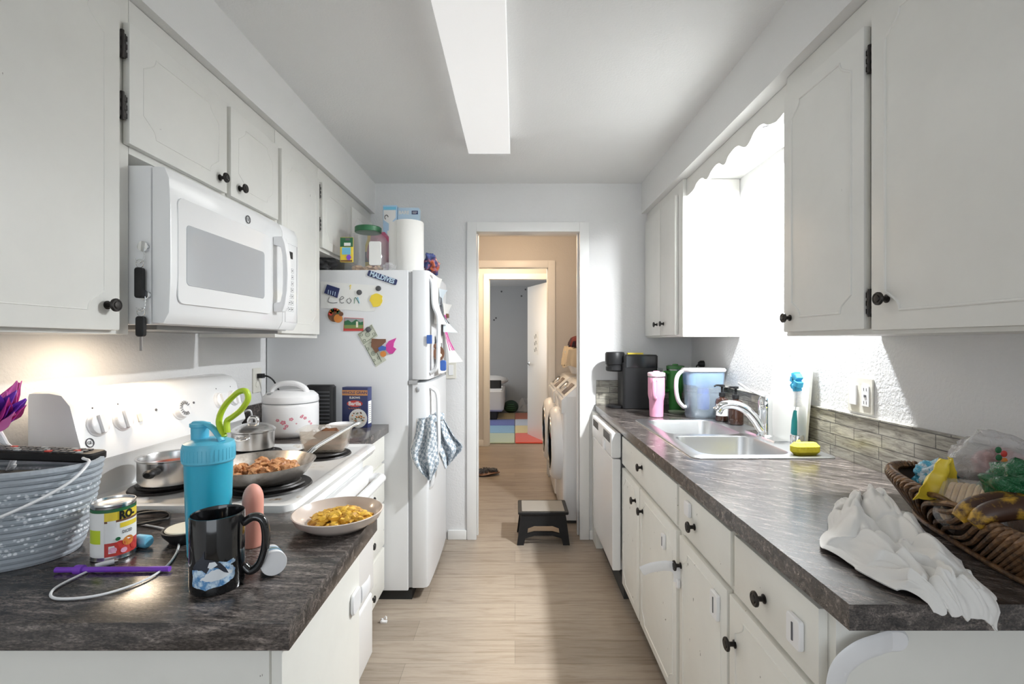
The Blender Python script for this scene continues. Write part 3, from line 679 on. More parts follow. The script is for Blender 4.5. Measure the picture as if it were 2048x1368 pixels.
# ================================================================== small things
def IM(f):
    return f
def blob(r, seed, amp=0.25, freq=1.6, sub=3, sc3=(1, 1, 1)):
    bm = bmesh.new(); bmesh.ops.create_icosphere(bm, subdivisions=sub, radius=1.0)
    off = Vector((seed*3.7, seed*1.3, seed*7.1))
    vs = []
    for v in bm.verts:
        p = v.co.normalized(); d = 1+amp*noise.fractal(p*freq+off, 1.0, 2.0, 3)
        vs.append((p.x*r*d*sc3[0], p.y*r*d*sc3[1], p.z*r*d*sc3[2]))
    bm.verts.index_update(); fs = [tuple(v.index for v in f.verts) for f in bm.faces]; bm.free(); return vs, fs
def a0_of(loc): return math.atan2(-loc[1], -loc[0])
def wrap(a0, r, zc, cx=0, cy=0):
    return lambda x, y: (cx + r*math.cos(a0+x/r), cy + r*math.sin(a0+x/r), zc+y)
def patch(mb, m, a0, r, x0, x1, z0, z1, n=14):
    """piece of a cylinder: a printed label"""
    mb.use(m); mb.grid(lambda u, v: (r*math.cos(a0+(x0+(x1-x0)*u)/r), r*math.sin(a0+(x0+(x1-x0)*u)/r), z0+(z1-z0)*v), n, 1)
def simple(name, label, cat, loc, mb, m=None, rz=0, group=None, **k):
    o = mb.build(name, m, None, **k); o.location = loc; o.rotation_euler = (0, 0, rz); return tag(o, label, cat, group)
def speckle(name, c1_, c2_, scale, rough=0.7, lo=0.4, hi=0.6, b=0.2, **k):
    m = mat(name, c1_, rough, **k); f = noise_tex(m, texco(m), scale, 5, 0.65); setcol(m, ramp(m, f, [(lo, c1_), (hi, c2_)]))
    if b: bump(m, f, b, 0.002)
    return m
C = {k: mat(k+'_paint', v, 0.4) for k, v in dict(red=(0.55, 0.05, 0.04), green=(0.02, 0.13, 0.05), yellow=(0.82, 0.62, 0.05), orange=(0.62, 0.22, 0.04), blue=(0.04, 0.12, 0.42), sky=(0.18, 0.52, 0.72), navy=(0.025, 0.035, 0.12), brown=(0.18, 0.08, 0.04), magenta=(0.60, 0.05, 0.32), pink=(0.80, 0.42, 0.56), purple=(0.22, 0.06, 0.55), lime=(0.55, 0.68, 0.04), cream=(0.80, 0.74, 0.60), grey=(0.32, 0.33, 0.34), lightblue=(0.55, 0.70, 0.82), darkgrey=(0.08, 0.08, 0.085)).items()}
def clear(name, c, alpha=0.25, rough=0.08): return mat(name, c, rough, spec=0.9, alpha=alpha, coat=0.5)
M['film'] = clear('clear_film', (0.9, 0.9, 0.92), 0.22, 0.12)
M['glass'] = mat('clear_glass', (0.96, 0.95, 0.92), 0.02, trans=1.0, ior=1.25)
CT = CH

# ---------------- rope basket and what lies in it
bk = thing('rope_basket', 'grey blue coiled rope basket in the left foreground with black remotes on top', 'basket', (-1.045, 0.95, CT))
rope = mat('grey_rope', (0.5, 0.52, 0.55), 0.9); n, l, b = nodes(rope)
v = texco(rope, (1, 1, 1)); t = n.new('ShaderNodeTexVoronoi'); t.inputs['Scale'].default_value = 120; l.new(v, t.inputs['Vector'])
sx = n.new('ShaderNodeSeparateXYZ'); l.new(v, sx.inputs[0])
band = ramp(rope, sx.outputs[2], [(0.0, (0, 0, 0)), (0.028, (0, 0, 0)), (0.030, (1, 1, 1)), (0.058, (1, 1, 1)), (0.060, (0, 0, 0)), (0.078, (0, 0, 0)), (0.080, (1, 1, 1)), (0.107, (1, 1, 1)), (0.109, (0, 0, 0)), (0.128, (0, 0, 0)), (0.130, (1, 1, 1)), (0.143, (1, 1, 1)), (0.145, (0, 0, 0))])
fleck = ramp(rope, t.outputs['Distance'], [(0.25, (0.80, 0.83, 0.86)), (0.42, (0.36, 0.40, 0.44))])
setcol(rope, mixc(rope, band, (0.37, 0.405, 0.445), fleck)); bump(rope, t.outputs['Distance'], 0.5, 0.002)
mb = MB(); rows = 15
def bask(k, da=0.0):
    f = k/(rows-1); a = 0.158+0.045*f**0.7+da; b_ = 0.100+0.013*f**0.7+da
    pts = []
    for i in range(72):
        t_ = 2*PI*i/72; x, y = a*math.cos(t_), b_*math.sin(t_)
        z = 0.006+0.0122*k
        dip = math.exp(-((x-0.03)/0.035)**2) if y < 0 else 0
        z -= 0.010*dip*max(0, (f-0.75)/0.25)
        pts.append((x, y, z))
    return pts
for k in range(rows): mb.tube(bask(k), 0.0072, 8, closed=True, up=(0, 0, 1))
for rr in range(1, 9): mb.tube([(p[0]*rr/9, p[1]*rr/9, 0.006) for p in bask(0)], 0.0085, 6, closed=True)
mb.build('rope_wall', rope, bk, world=False)
mb = MB(); mb.tube(bez([(0.190, 0.0, 0.190), (0.214, -0.015, 0.184), (0.212, -0.06, 0.155), (0.165, -0.112, 0.122), (0.10, -0.140, 0.100), (0.02, -0.150, 0.096), (-0.06, -0.140, 0.10)], 8), 0.0028, 8)
mb.tube(bez([(0.03, -0.114, 0.165), (-0.01, -0.10, 0.170), (-0.10, -0.085, 0.165)], 6), 0.0028, 8)
simple('white_cable', 'thin white cord looped over the front of the rope basket', 'cord', (-1.045, 0.95, CT), mb, M['white_plastic'])
def remote(loc, rz, tilt, label, L=0.22, W=0.05):
    t = thing('remote_control', label, 'remote control', loc, rz); t.rotation_euler = (0, tilt, rz)
    MB().rbox((-L/2, -W/2, 0), (L/2, W/2, 0.018), 0.012).build('case', M['black'], t, world=False)
    bt = MB()
    cols_ = [C['grey'], C['darkgrey'], C['grey'], C['yellow'], C['red'], C['cream']]
    for i in range(13):
        for j in range(3):
            bt.use(cols_[(i*5+j*3) % 6] if (i+j) % 4 == 0 else C['darkgrey']); bt.rbox((-L/2+0.014+i*0.015, -0.018+j*0.013, 0.018), (-L/2+0.025+i*0.015, -0.009+j*0.013, 0.0205), 0.002, chamf=0.0004, seg=2)
    bt.build('buttons', None, t, world=False)
    return t
remote((-0.972, 0.985, CT+0.181), R(3), R(3), 'black remote control with coloured buttons lying across the rope basket', 0.23)
remote((-1.01, 0.91, CT+0.150), R(-6), R(5), 'black remote sunk into the rope basket under the other remote', 0.20)
mb = MB(); mb.rbox((-0.14, -0.075, 0.06), (0.14, 0.085, 0.148), 0.05, chamf=0.02)
simple('black_pouch', 'black pouch filling the inside of the rope basket', 'pouch', (-1.045, 0.955, CT), mb, M['black_matte'])

# ---------------- fabric flower behind the basket
ft = thing('artificial_flower', 'purple and pink fabric flower with white ribbon behind the rope basket', 'flower', (-1.13, 1.03, 1.09))
for k in range(13):
    a = R(-36+random.uniform(-24, 30)); ln = random.uniform(0.085, 0.125)
    mb = MB(); T = Matrix.Translation((0, 0, 0.05)) @ Matrix.Rotation(random.uniform(-0.5, 0.5), 4, 'Z') @ Matrix.Rotation(a, 4, 'Y') @ Matrix.Rotation(random.uniform(-1, 1), 4, 'X')
    def f_(u, v_):
        t_ = u; w_ = 0.017*math.sin(PI*min(1, t_*0.85+0.12))*(1-0.5*t_**4); x = ln*t_; yy = (v_-0.5)*2*w_
        return (x, yy, 0.006*math.cos(yy*200)+0.02*t_*t_)
    mb.grid(f_, 8, 4, T)
    mb.build('petal', [C['magenta'], C['purple'], mat('pink_petal%d' % k, (0.75, 0.16, 0.48), 0.6)][k % 3], ft, world=False, solid=0.0015)
mb = MB()
for k in range(3): mb.tube(bez([(0.0, 0, 0.05), (0.03, -0.01, 0.03+0.01*k), (0.065, -0.01, 0.0-0.01*k), (0.05, -0.01, -0.045), (0.01, 0, -0.09-0.01*k)], 6), 0.0045, 8)
mb.ball((0.068, -0.01, -0.005), 0.008); mb.build('ribbon', M['white_plastic'], ft, world=False)

# ---------------- tin can
loc = (-0.790, 0.945, CT); a0 = a0_of(loc)
cn = thing('tin_can', 'tin can of diced tomatoes with yellow and red label beside the rope basket', 'can', loc); cn.scale = (0.80, 0.80, 1)
rr = 0.0435; mb = MB()
mb.lathe([(rr-.002, 0), (rr, 0.001), (rr+0.0012, 0.003), (rr, 0.006), (rr, 0.103), (rr+0.0012, 0.106), (rr, 0.109), (rr-0.0015, 0.109), (rr-0.003, 0.105), (0.02, 0.105), (0.018, 0.1045), (0, 0.1045)], 48).build('tin', M['steel'], cn, world=False)
mb = MB(); H_ = PI*rr
for c_, z0, z1 in ((C['green'], 0.094, 0.100), (C['yellow'], 0.078, 0.094), (C['brown'], 0.074, 0.078), (M['paper'], 0.036, 0.074), (C['red'], 0.010, 0.036)):
    patch(mb, c_, a0, rr+0.0006, -H_, H_, z0, z1, 40)
patch(mb, M['paper'], a0, rr+0.0009, -0.075, -0.018, 0.01, 0.094)
patch(mb, C['lime'], a0, rr+0.0012, -0.06, -0.026, 0.036, 0.062)
patch(mb, M['paper'], a0, rr+0.0011, -0.012, 0.004, 0.062, 0.078, 4)
patch(mb, M['paper'], a0, rr+0.0011, -0.010, 0.004, 0.016, 0.030, 4); patch(mb, C['yellow'], a0, rr+0.001, 0.012, 0.06, 0.062, 0.071)
lb = mb.build('paper_label', None, cn, world=False)
mb = text_mb('RO', 0.022, wrap(a0, rr+0.0016, 0.085, ), M['ink'], bold=0.0010, align='LEFT')
mb2 = MB(); 
cn_t = text_mb('RO-', 0.021, lambda x, y: wrap(a0, rr+0.0018, 0.0855)(x+0.010, y), M['black'], bold=0.0010, align='LEFT')
text_mb('DICED', 0.008, lambda x, y: wrap(a0, rr+0.0018, 0.053)(x+0.016, y), M['ink'], cn_t, bold=0.0002, align='LEFT')
cn_t.build('lettering', None, lb, world=False, smooth=False)
for k, (x, z, r_, m_) in enumerate(((0.012, 0.03, 0.011, 'red'), (0.03, 0.034, 0.013, 'orange'), (-0.002, 0.022, 0.008, 'pink'), (0.045, 0.022, 0.010, 'red'), (0.02, 0.018, 0.007, 'pink'), (0.008, 0.042, 0.005, 'green'))):
    mb = MB(); P_ = [wrap(a0, rr+0.0013+0.0001*k, z)(x+r_*math.cos(t*PI/10), r_*0.7*math.sin(t*PI/10)) for t in range(20)]
    mb.add(P_, [tuple(range(20))]); mb.build('printed_tomato', C[m_], lb, world=False, smooth=False)

# ---------------- straw, cables, cap
st = thing('drinking_straw', 'purple reusable straw lying on the left worktop', 'straw', (-0.73, 0.872, CT+0.006))
MB().cyl((-0.104, 0.0, 0), (0.100, 0.004, 0), 0.0048, seg=16).build('tube', C['purple'], st, world=False)
MB().lathe([(0.005, -0.008), (0.008, -0.007), (0.0085, 0.0), (0.008, 0.007), (0.005, 0.008)], 16, Matrix.Translation((-0.062, 0.001, 0.0)) @ Matrix.Rotation(PI/2, 4, 'Y')).build('stopper_ring', C['purple'], st, world=False)
def P(px, py, z): # point of the photo's ray at height z
    D = 960*(1.324-z)/(py-684); return ((px-1030)*D/960, D, z)
cb = thing('charging_cable', 'white charging cable curled round the purple straw on the left worktop', 'cable', (-0.75, 0.87, CT))
zc = CT+0.0035
pts = [P(205, 1130, zc), P(160, 1150, zc), P(108, 1178, zc), P(112, 1197, zc), P(200, 1190, zc), P(290, 1160, zc), P(340, 1125, zc), P(358, 1085, zc), P(340, 1062, zc), P(290, 1050, zc), P(250, 1048, zc)]
MB().tube(bez(pts, 6), 0.0021, 8).build('cord', M['white_plastic'], cb)
MB().cyl(P(190, 1133, zc+.001), P(228, 1123, zc+.001), 0.005, seg=14).build('plug_grip', M['white_plastic'], cb)
MB().cyl(P(228, 1123, zc+.001), P(236, 1121, zc+.001), 0.003, seg=10).build('plug_tip', M['steel'], cb)
mb = MB()
for k in range(4):
    o_ = random.uniform(-3, 3); z_ = CT+0.004+0.004*k
    mb.tube(bez([P(262+o_, 1030+o_, z_), P(290, 1024+o_, z_), P(330+o_, 1024, z_), P(338, 1034+o_, z_), P(300+o_, 1044, z_), P(266, 1048+o_, z_), P(250+o_, 1038, z_)], 6), 0.0026, 8)
simple('power_cord', 'black cord bundled up behind the tin can', 'cord', (0, 0, 0), mb, M['black'])
p = Vector(P(289, 1084, CT+0.011))
mb = MB(); mb.lathe([(0.0125, -0.014), (0.0128, 0.010), (0.010, 0.014), (0, 0.014)], 20, Matrix.Rotation(PI/2, 4, 'Y') @ Matrix.Rotation(0.0, 4, 'X'))
simple('plastic_cylinder', 'small pale blue plastic cylinder lying beside the tin can', 'cylinder', (p.x-0.002, p.y, CT+0.0128), mb, C['sky'], rz=R(-12))
loc = P(372, 1080, CT); lid = thing('jar_lid', 'small beige dish with dark rim behind the blue shaker bottle', 'dish', (loc[0], loc[1], CT))
MB().lathe([(0.028, 0), (0.042, 0.018), (0.044, 0.026), (0.040, 0.026), (0.036, 0.020), (0, 0.018)], 32).build('bowl', M['black'], lid, world=False)
MB().lathe([(0.038, 0.0262), (0.036, 0.028), (0.020, 0.0285), (0.0, 0.0285)], 32).build('lid', C['cream'], lid, world=False)

# ---------------- shaker bottle
loc = (-0.609, 0.955, CT); sh = thing('shaker_bottle', 'tall translucent turquoise shaker bottle with lime carry loop on the left worktop', 'bottle', loc); sh.scale = (0.91, 0.91, 1)
mblu = mat('turquoise_plastic', (0.03, 0.42, 0.60), 0.28, sss=0.2); mblu2 = mat('turquoise_lid', (0.10, 0.48, 0.66), 0.35)
MB().lathe([(0.036, 0), (0.040, 0.003), (0.0425, 0.06), (0.0445, 0.12), (0.0465, 0.185)], 40).build('cup', mblu, sh, world=False)
mb = MB(); mb.lathe([(0.048, 0.183), (0.0505, 0.186), (0.0508, 0.214), (0.048, 0.222), (0.030, 0.228), (0, 0.230)], 44)
for k in range(40):
    a = 2*PI*k/40; mb.cyl((0.0505*math.cos(a), 0.0505*math.sin(a), 0.19), (0.0505*math.cos(a), 0.0505*math.sin(a), 0.212), 0.0008, seg=6)
li = mb.build('lid', mblu2, sh, world=False)
MB().lathe([(0.017, 0), (0.0175, 0.026), (0.020, 0.028), (0.020, 0.034), (0, 0.036)], 24, Matrix.Translation((-0.022, 0.004, 0.224))).build('spout_cap', mblu2, li, world=False)
mb = MB(); mb.tube(bez([(-0.035, 0.004, 0.258), (-0.01, 0, 0.258), (0.01, -0.004, 0.250), (0.028, -0.01, 0.236), (0.036, -0.012, 0.225)], 6), 0.0085, 10, flat=0.5); mb.build('flip_arm', mblu2, li, world=False)
mb = MB(); lp = bez([(0.036, -0.004, 0.232), (0.022, 0, 0.262), (0.034, 0.0, 0.292), (0.060, 0.002, 0.318), (0.078, 0.004, 0.322), (0.083, 0.004, 0.306), (0.070, 0.003, 0.286), (0.052, 0.002, 0.272), (0.040, 0.0, 0.262), (0.042, -0.003, 0.240)], 6)
mb.tube(lp, 0.0058, 10, up=(0, 1, 0), flat=1.4); mb.build('carry_loop', mat('lime_plastic', (0.45, 0.62, 0.03), 0.35), sh, world=False)

# ---------------- mug with orca print
loc = (-0.513, 0.828, CT); a0 = a0_of(loc); mg = thing('mug', 'glossy black mug printed with leaping orcas on the left worktop', 'mug', loc); mg.scale = (0.90, 0.90, 1)
mblk = mat('black_glaze', (0.008, 0.008, 0.009), 0.08, coat=0.6)
MB().lathe([(0.042, 0), (0.045, 0.002), (0.0465, 0.010), (0.0465, 0.1235), (0.0455, 0.1265), (0.044, 0.1265), (0.0425, 0.123), (0.0425, 0.012), (0, 0.008)], 56).build('cup', mblk, mg, world=False)
hh = bez([(0.044, 0.006, 0.105), (0.062, 0.006, 0.114), (0.078, 0.006, 0.108), (0.084, 0.006, 0.085), (0.082, 0.006, 0.055), (0.072, 0.006, 0.030), (0.056, 0.006, 0.020), (0.044, 0.006, 0.030)], 6)
hh = [Vector((p.x*math.cos(R(8)), p.y+p.x*math.sin(R(8)), p.z)) for p in hh]
MB().tube(hh, 0.0072, 14, up=(0, 1, 0), flat=1.25).build('handle', mblk, mg, world=False)
r_ = 0.0468; A = a0+R(0)
def dec(pts, m_, name, lift=0.0):
    mb = MB(); cx_ = sum(p[0] for p in pts)/len(pts); cy_ = sum(p[1] for p in pts)/len(pts)
    f_ = wrap(A, r_+lift, 0.0)
    bm = bmesh.new(); vs = [bm.verts.new((a, b_, 0)) for a, b_ in pts]; bm.faces.new(vs); bmesh.ops.triangulate(bm, faces=bm.faces)
    for it in range(2): bmesh.ops.subdivide_edges(bm, edges=bm.edges[:], cuts=1)
    bm.verts.index_update(); mb.add([f_(v.co.x, v.co.y) for v in bm.verts], [tuple(v.index for v in f.verts) for f in bm.faces]); bm.free()
    return mb.build(name, m_, mg, world=False)
def rag(pts, n=5, a=0.0012):
    out = []
    for i in range(len(pts)):
        p, q = pts[i], pts[(i+1) % len(pts)]
        for k in range(n): t_ = k/n; out.append((p[0]+(q[0]-p[0])*t_+random.uniform(-a, a), p[1]+(q[1]-p[1])*t_+random.uniform(-a, a)))
    return out
white_ = mat('print_white', (0.80, 0.84, 0.88), 0.3); 
sea = speckle('print_sea', (0.10, 0.28, 0.55), (0.65, 0.80, 0.92), 90, 0.3, 0.42, 0.6, 0)
dec(rag([(-0.046, 0.017), (-0.02, 0.013), (0.012, 0.018), (0.028, 0.024), (0.030, 0.040), (0.018, 0.052), (0.0, 0.057), (-0.022, 0.047), (-0.046, 0.045)]), sea, 'sea_print', 0.0001)
dec(rag([(0.004, 0.052), (0.028, 0.056), (0.030, 0.050), (0.012, 0.046)], 3), sea, 'wave_print', 0.0001)
dec(rag([(-0.015, 0.026), (0.016, 0.029), (0.026, 0.034), (0.010, 0.045), (-0.010, 0.044), (-0.03, 0.03)]), white_, 'foam_print', 0.0003)
blk2 = mat('print_black', (0.03, 0.035, 0.05), 0.3)
dec([(-0.044, 0.050), (-0.036, 0.060), (-0.028, 0.066), (-0.021, 0.077), (-0.021, 0.064), (-0.008, 0.061), (0.004, 0.055), (0.013, 0.044), (0.018, 0.034), (0.010, 0.038), (0.0, 0.047), (-0.012, 0.050), (-0.018, 0.040), (-0.026, 0.046), (-0.044, 0.046)], blk2, 'orca_print', 0.0005)
dec([(-0.013, 0.058), (-0.004, 0.058), (0.0, 0.052), (-0.010, 0.047), (-0.016, 0.050)], white_, 'orca_patch', 0.0007)

# ---------------- peach bottle and cup behind the mug handle
loc = P(506, 1092, CT); loc = (loc[0], loc[1], CT)
mb = MB(); hgt = 0.128; rp = 0.0198
prof = [(0.016, 0), (0.018, 0.002)] + [(0.018+0.002*k/6, 0.01+k*0.013) for k in range(7)] + [(rp*math.cos(R(a)), hgt-0.032+0.032*math.sin(R(a))) for a in range(0, 91, 10)]
simple('silicone_tube', 'peach pink round-topped silicone tube standing behind the black mug', 'tube', loc, mb.lathe(prof, 32), mat('peach_silicone', (0.80, 0.36, 0.28), 0.5, sss=0.1))
pp = Vector(P(548, 1128, CT+0.024)); cu = thing('paper_cup', 'small printed white cup lying on its side behind the mug handle', 'cup', (pp.x, pp.y, CT+0.0250))
cu.scale = (0.85, 0.85, 0.9); cu.rotation_euler = (0, R(-94), R(-58))
MB().lathe([(0.0245, 0), (0.0250, 0.001), (0.0185, 0.068), (0.0165, 0.068), (0.022, 0.006), (0, 0.004)], 32).build('cup_wall', M['white_plastic'], cu, world=False)
for z0, z1, c_ in ((0.018, 0.026, 'sky'), (0.030, 0.036, 'green'), (0.040, 0.050, 'lightblue')):
    mb = MB(); k0 = 0.025-0.0065*z0/0.068+0.0004; k1 = 0.025-0.0065*z1/0.068+0.0004; mb.lathe([(k0, z0), (k1, z1)], 32, close=True); mb.build('printed_band', C[c_], cu, world=False)

# ---------------- plate of egg
loc = (-0.405, 1.10, CT); pl = thing('plate', 'pale beige shallow plate with scrambled egg on the worktop corner', 'plate', loc)
MB().lathe([(0.060, 0), (0.066, 0.001), (0.092, 0.018), (0.0995, 0.034), (0.097, 0.035), (0.088, 0.020), (0.066, 0.005), (0, 0.004)], 64, sx=1.0, sy=1.0).build('dish', mat('beige_ceramic', (0.62, 0.53, 0.47), 0.22, coat=0.3), pl, world=False)
egg = speckle('scrambled_egg', (0.36, 0.15, 0.02), (0.80, 0.48, 0.05), 60, 0.5, 0.36, 0.56, 0.6)
mb = MB()
random.seed(3)
for k in range(90):
    a = random.uniform(0, 2*PI); q = math.sqrt(random.random()); x = 0.008+0.066*q*math.cos(a); y = 0.005+0.042*q*math.sin(a)+0.1*x*0.3; h_ = 0.022*(1-q*q)
    vs, fs = blob(random.uniform(0.007, 0.014), k, 0.5, 1.8, 2, (1.2, 1, 0.65)); mb.add(vs, fs, Matrix.Translation((x, y, 0.010+h_)) @ Matrix.Rotation(a, 4, 'Z'))
o = simple('scrambled_egg', 'heap of yellow brown scrambled egg on the beige plate', 'food', loc, mb, egg)

# ---------------- pots and pans on the stove
SZ = 0.9335
p1_ = thing('saucepan', 'small steel saucepan of dark red sauce on the near rear burner', 'saucepan', (-0.965, 1.352, SZ))
MB().lathe([(0.070, 0), (0.077, 0.004), (0.080, 0.014), (0.080, 0.066), (0.085, 0.070), (0.085, 0.072), (0.079, 0.071), (0.077, 0.066), (0.076, 0.012), (0, 0.006)], 48).build('pan', M['steel'], p1_, world=False)
MB().lathe([(0.0, 0.045), (0.05, 0.046), (0.0765, 0.047)], 40).build('sauce', speckle('red_sauce', (0.10, 0.012, 0.006), (0.30, 0.06, 0.02), 45, 0.3, 0.4, 0.6, 0.5), p1_, world=False)
mb = MB(); mb.tube(bez([(0.018, -0.079, 0.048), (0.022, -0.098, 0.050), (0.027, -0.13, 0.050)], 6), [0.009]*4+[0.013]*6+[0.015, 0.013, 0.008], 14, flat=0.8); mb.build('handle', M['black'], p1_, world=False)
p2_ = thing('pot', 'lidded stainless steel pot on the far rear burner', 'pot', (-0.962, 1.765, SZ)); p2_.scale = (0.90, 0.90, 1)
MB().lathe([(0.072, 0), (0.078, 0.004), (0.079, 0.062), (0.082, 0.065), (0.082, 0.068), (0.076, 0.066)], 48).build('pan', M['steel'], p2_, world=False)
lo = MB().lathe([(0.083, 0.0675), (0.083, 0.070), (0.074, 0.078), (0.045, 0.089), (0.0, 0.094)], 48).build('lid', M['steel'], p2_, world=False)
MB().tube(bez([(-0.016, 0, 0.091), (-0.017, 0, 0.103), (-0.010, 0, 0.112), (0.010, 0, 0.112), (0.017, 0, 0.103), (0.016, 0, 0.091)], 5), 0.007, 10, up=(0, 1, 0), flat=1.3).build('lid_handle', M['chrome'], lo, world=False)
MB().tube(bez([(-0.028, -0.073, 0.05), (-0.024, -0.092, 0.048), (0.0, -0.098, 0.046), (0.02, -0.092, 0.048), (0.024, -0.073, 0.05)], 5), 0.0035, 8).build('side_handle', M['chrome'], p2_, world=False)
M['pan_steel'] = speckle('worn_steel', (0.22, 0.17, 0.12), (0.62, 0.58, 0.54), 14, 0.3, 0.32, 0.62, 0.05, metal=1.0)
p3_ = thing('frying_pan', 'worn steel frying pan full of browned chicken on the near front burner', 'frying pan', (-0.722, 1.368, SZ))
MB().lathe([(0.095, 0), (0.104, 0.003), (0.120, 0.016), (0.142, 0.048), (0.144, 0.050), (0.140, 0.050), (0.117, 0.018), (0.100, 0.006), (0, 0.005)], 64).build('pan', M['pan_steel'], p3_, world=False)
mb = MB(); mb.tube(bez([(0.085, 0.112, 0.046), (0.100, 0.132, 0.062), (0.130, 0.19, 0.082), (0.172, 0.27, 0.108), (0.190, 0.302, 0.112)], 6), [0.011]*6+[0.009]*12+[0.011]*5+[0.008, 0.005], 12, flat=0.55)
mb.build('handle', M['chrome'], p3_, world=False)
chick = speckle('browned_chicken', (0.30, 0.10, 0.03), (0.68, 0.36, 0.16), 38, 0.45, 0.36, 0.60, 0.6)
random.seed(11); cmesh = []
for k in range(5):
    vs, fs = blob(0.0165, k+20, 0.45, 1.5, 3, (1.15, 0.95, 0.75)); mb = MB(); mb.add(vs, fs); o = mb.build('chicken_piece', chick); cmesh.append(o)
spots = []
for k in range(34):
    a = random.uniform(0, 2*PI); q = 0.088*math.sqrt(random.random()); x, y = q*math.cos(a), q*math.sin(a)*0.9
    if x < 0.0 and y > 0.04: continue
    z = 0.017+(0.014 if (abs(x-0.02) < 0.055 and abs(y) < 0.05) else 0) + (0.010 if k % 5 == 0 else 0); spots.append((x, y, z))
for i, (x, y, z) in enumerate(spots):
    o = cmesh[i] if i < 5 else cmesh[i % 5].copy()
    if i >= 5: col.objects.link(o)
    o.location = (-0.722+x, 1.368+y, SZ+z); o.rotation_euler = (random.random()*0.6, random.random()*0.6, random.random()*6)
    tag(o, 'browned chunk of chicken in the worn frying pan', 'food', 'chicken pieces in the frying pan')
gd = thing('glass_baking_dish', 'square glass baking dish with brown batter on the far front burner', 'baking dish', (-0.685, 1.745, SZ), R(8))
def sqloop(a, b, r, z): return rloop(-a, a, -b, b, r, z, 5)
def shell(loops, cap=True):
    mb = MB(); n = len(loops[0]); v_ = sum(loops, []); f_ = []
    for j in range(len(loops)-1):
        for i in range(n): f_.append((j*n+i, j*n+(i+1) % n, (j+1)*n+(i+1) % n, (j+1)*n+i))
    if cap: f_.append(tuple(range(n))[::-1]); f_.append(tuple(range((len(loops)-1)*n, len(loops)*n)))
    return mb.add(v_, f_)
shell([sqloop(0.066, 0.052, 0.015, 0), sqloop(0.070, 0.056, 0.018, 0.006), sqloop(0.082, 0.066, 0.02, 0.072), sqloop(0.092, 0.072, 0.02, 0.076), sqloop(0.092, 0.072, 0.02, 0.079), sqloop(0.080, 0.064, 0.02, 0.078), sqloop(0.066, 0.052, 0.017, 0.008)]).build('glass', clear('dish_glass', (0.62, 0.55, 0.46), 0.34, 0.04), gd, world=False)
shell([sqloop(0.064, 0.050, 0.015, 0.009), sqloop(0.069, 0.054, 0.017, 0.028), sqloop(0.066, 0.052, 0.016, 0.030)]).build('batter', speckle('brown_batter', (0.10, 0.035, 0.012), (0.22, 0.09, 0.035), 30, 0.6), gd, world=False)
mb = MB(); vs, fs = blob(0.03, 3, 0.3, 1.3, 3, (1.5, 0.5, 1.0)); mb.add(vs, fs, Matrix.Translation((0.0, 0.035, 0.042))); mb.build('cake_piece', speckle('brown_cake', (0.09, 0.03, 0.012), (0.20, 0.08, 0.03), 60, 0.8), gd, world=False)

# ---------------- rice cooker corner
rc = thing('rice_cooker', 'white rice cooker with pink blossoms on the dark worktop by the refrigerator', 'rice cooker', (-1.01, 2.165, CT)); rc.scale = (0.92, 0.92, 1)
wp = M['white_plastic']
MB().lathe([(0.095, 0), (0.105, 0.006), (0.122, 0.020), (0.127, 0.035), (0.127, 0.135), (0.125, 0.150), (0.123, 0.152)], 48).build('body', wp, rc, world=False)
lo = MB().lathe([(0.126, 0.153), (0.128, 0.160), (0.124, 0.180), (0.105, 0.196), (0.06, 0.203), (0, 0.205)], 48).build('lid', wp, rc, world=False)
MB().tube(bez([(-0.085, -0.02, 0.185), (-0.075, -0.02, 0.212), (-0.04, -0.02, 0.232), (0.03, -0.02, 0.234), (0.075, -0.02, 0.214), (0.09, -0.02, 0.188)], 6), 0.012, 12, up=(0, 1, 0), flat=1.3).build('carry_handle', wp, lo, world=False)
MB().ball((-0.05, -0.075, 0.192), (0.03, 0.022, 0.006)).build('steam_vent', C['grey'], lo, world=False)
MB().lathe([(0.1275, 0.150), (0.1275, 0.153)], 48, close=True).build('lid_seam', C['grey'], rc, world=False)
a0 = a0_of((-1.025, 2.165)); blossom = mat('blossom_pink', (0.62, 0.22, 0.28), 0.4)
fl_ = MB(); random.seed(5)
for (x, z, s_) in ((-0.035, 0.075, 1.3), (-0.06, 0.085, 0.9), (-0.02, 0.06, 0.9), (0.0, 0.088, 1.0), (0.045, 0.095, 0.8), (0.062, 0.088, 0.9), (0.05, 0.10, 0.6), (-0.028, 0.05, 0.7), (0.085, 0.07, 0.7), (0.095, 0.06, 0.7), (0.022, 0.068, 0.4)):
    for k in range(5):
        an = k*2*PI/5+x*50; q = 0.0062*s_; cx_, cz_ = x+q*math.cos(an), z+q*math.sin(an)*0.7
        pts = [wrap(a0, 0.1276, cz_)(cx_+0.0042*s_*math.cos(t*PI/4), 0.0034*s_*math.sin(t*PI/4)) for t in range(8)]
        fl_.add(pts, [tuple(range(8))])
fl_.use(None); fl_.build('blossom_print', blossom, rc, world=False)
ap = thing('small_black_appliance', 'black ribbed panel heater standing behind the rice cooker', 'appliance', (-0.955, 2.36, CT))
mb = MB(); mb.rbox((-0.07, -0.03, 0), (0.07, 0.03, 0.21), 0.02, chamf=0.01); mb.build('case', M['black'], ap, world=False)
mb = MB()
for k in range(9): mb.box((-0.055, -0.0315, 0.03+k*0.018), (0.055, -0.0305, 0.036+k*0.018))
mb.build('grille', C['darkgrey'], ap, world=False)
mb = MB(); mb.tube(bez([(-1.15, 2.10, CT+0.006), (-1.17, 2.06, CT+0.05), (-1.16, 2.03, CT+0.11), (-1.12, 2.03, CT+0.13), (-1.13, 2.06, CT+0.07), (-1.15, 2.08, CT+0.006)], 8), 0.004, 8)
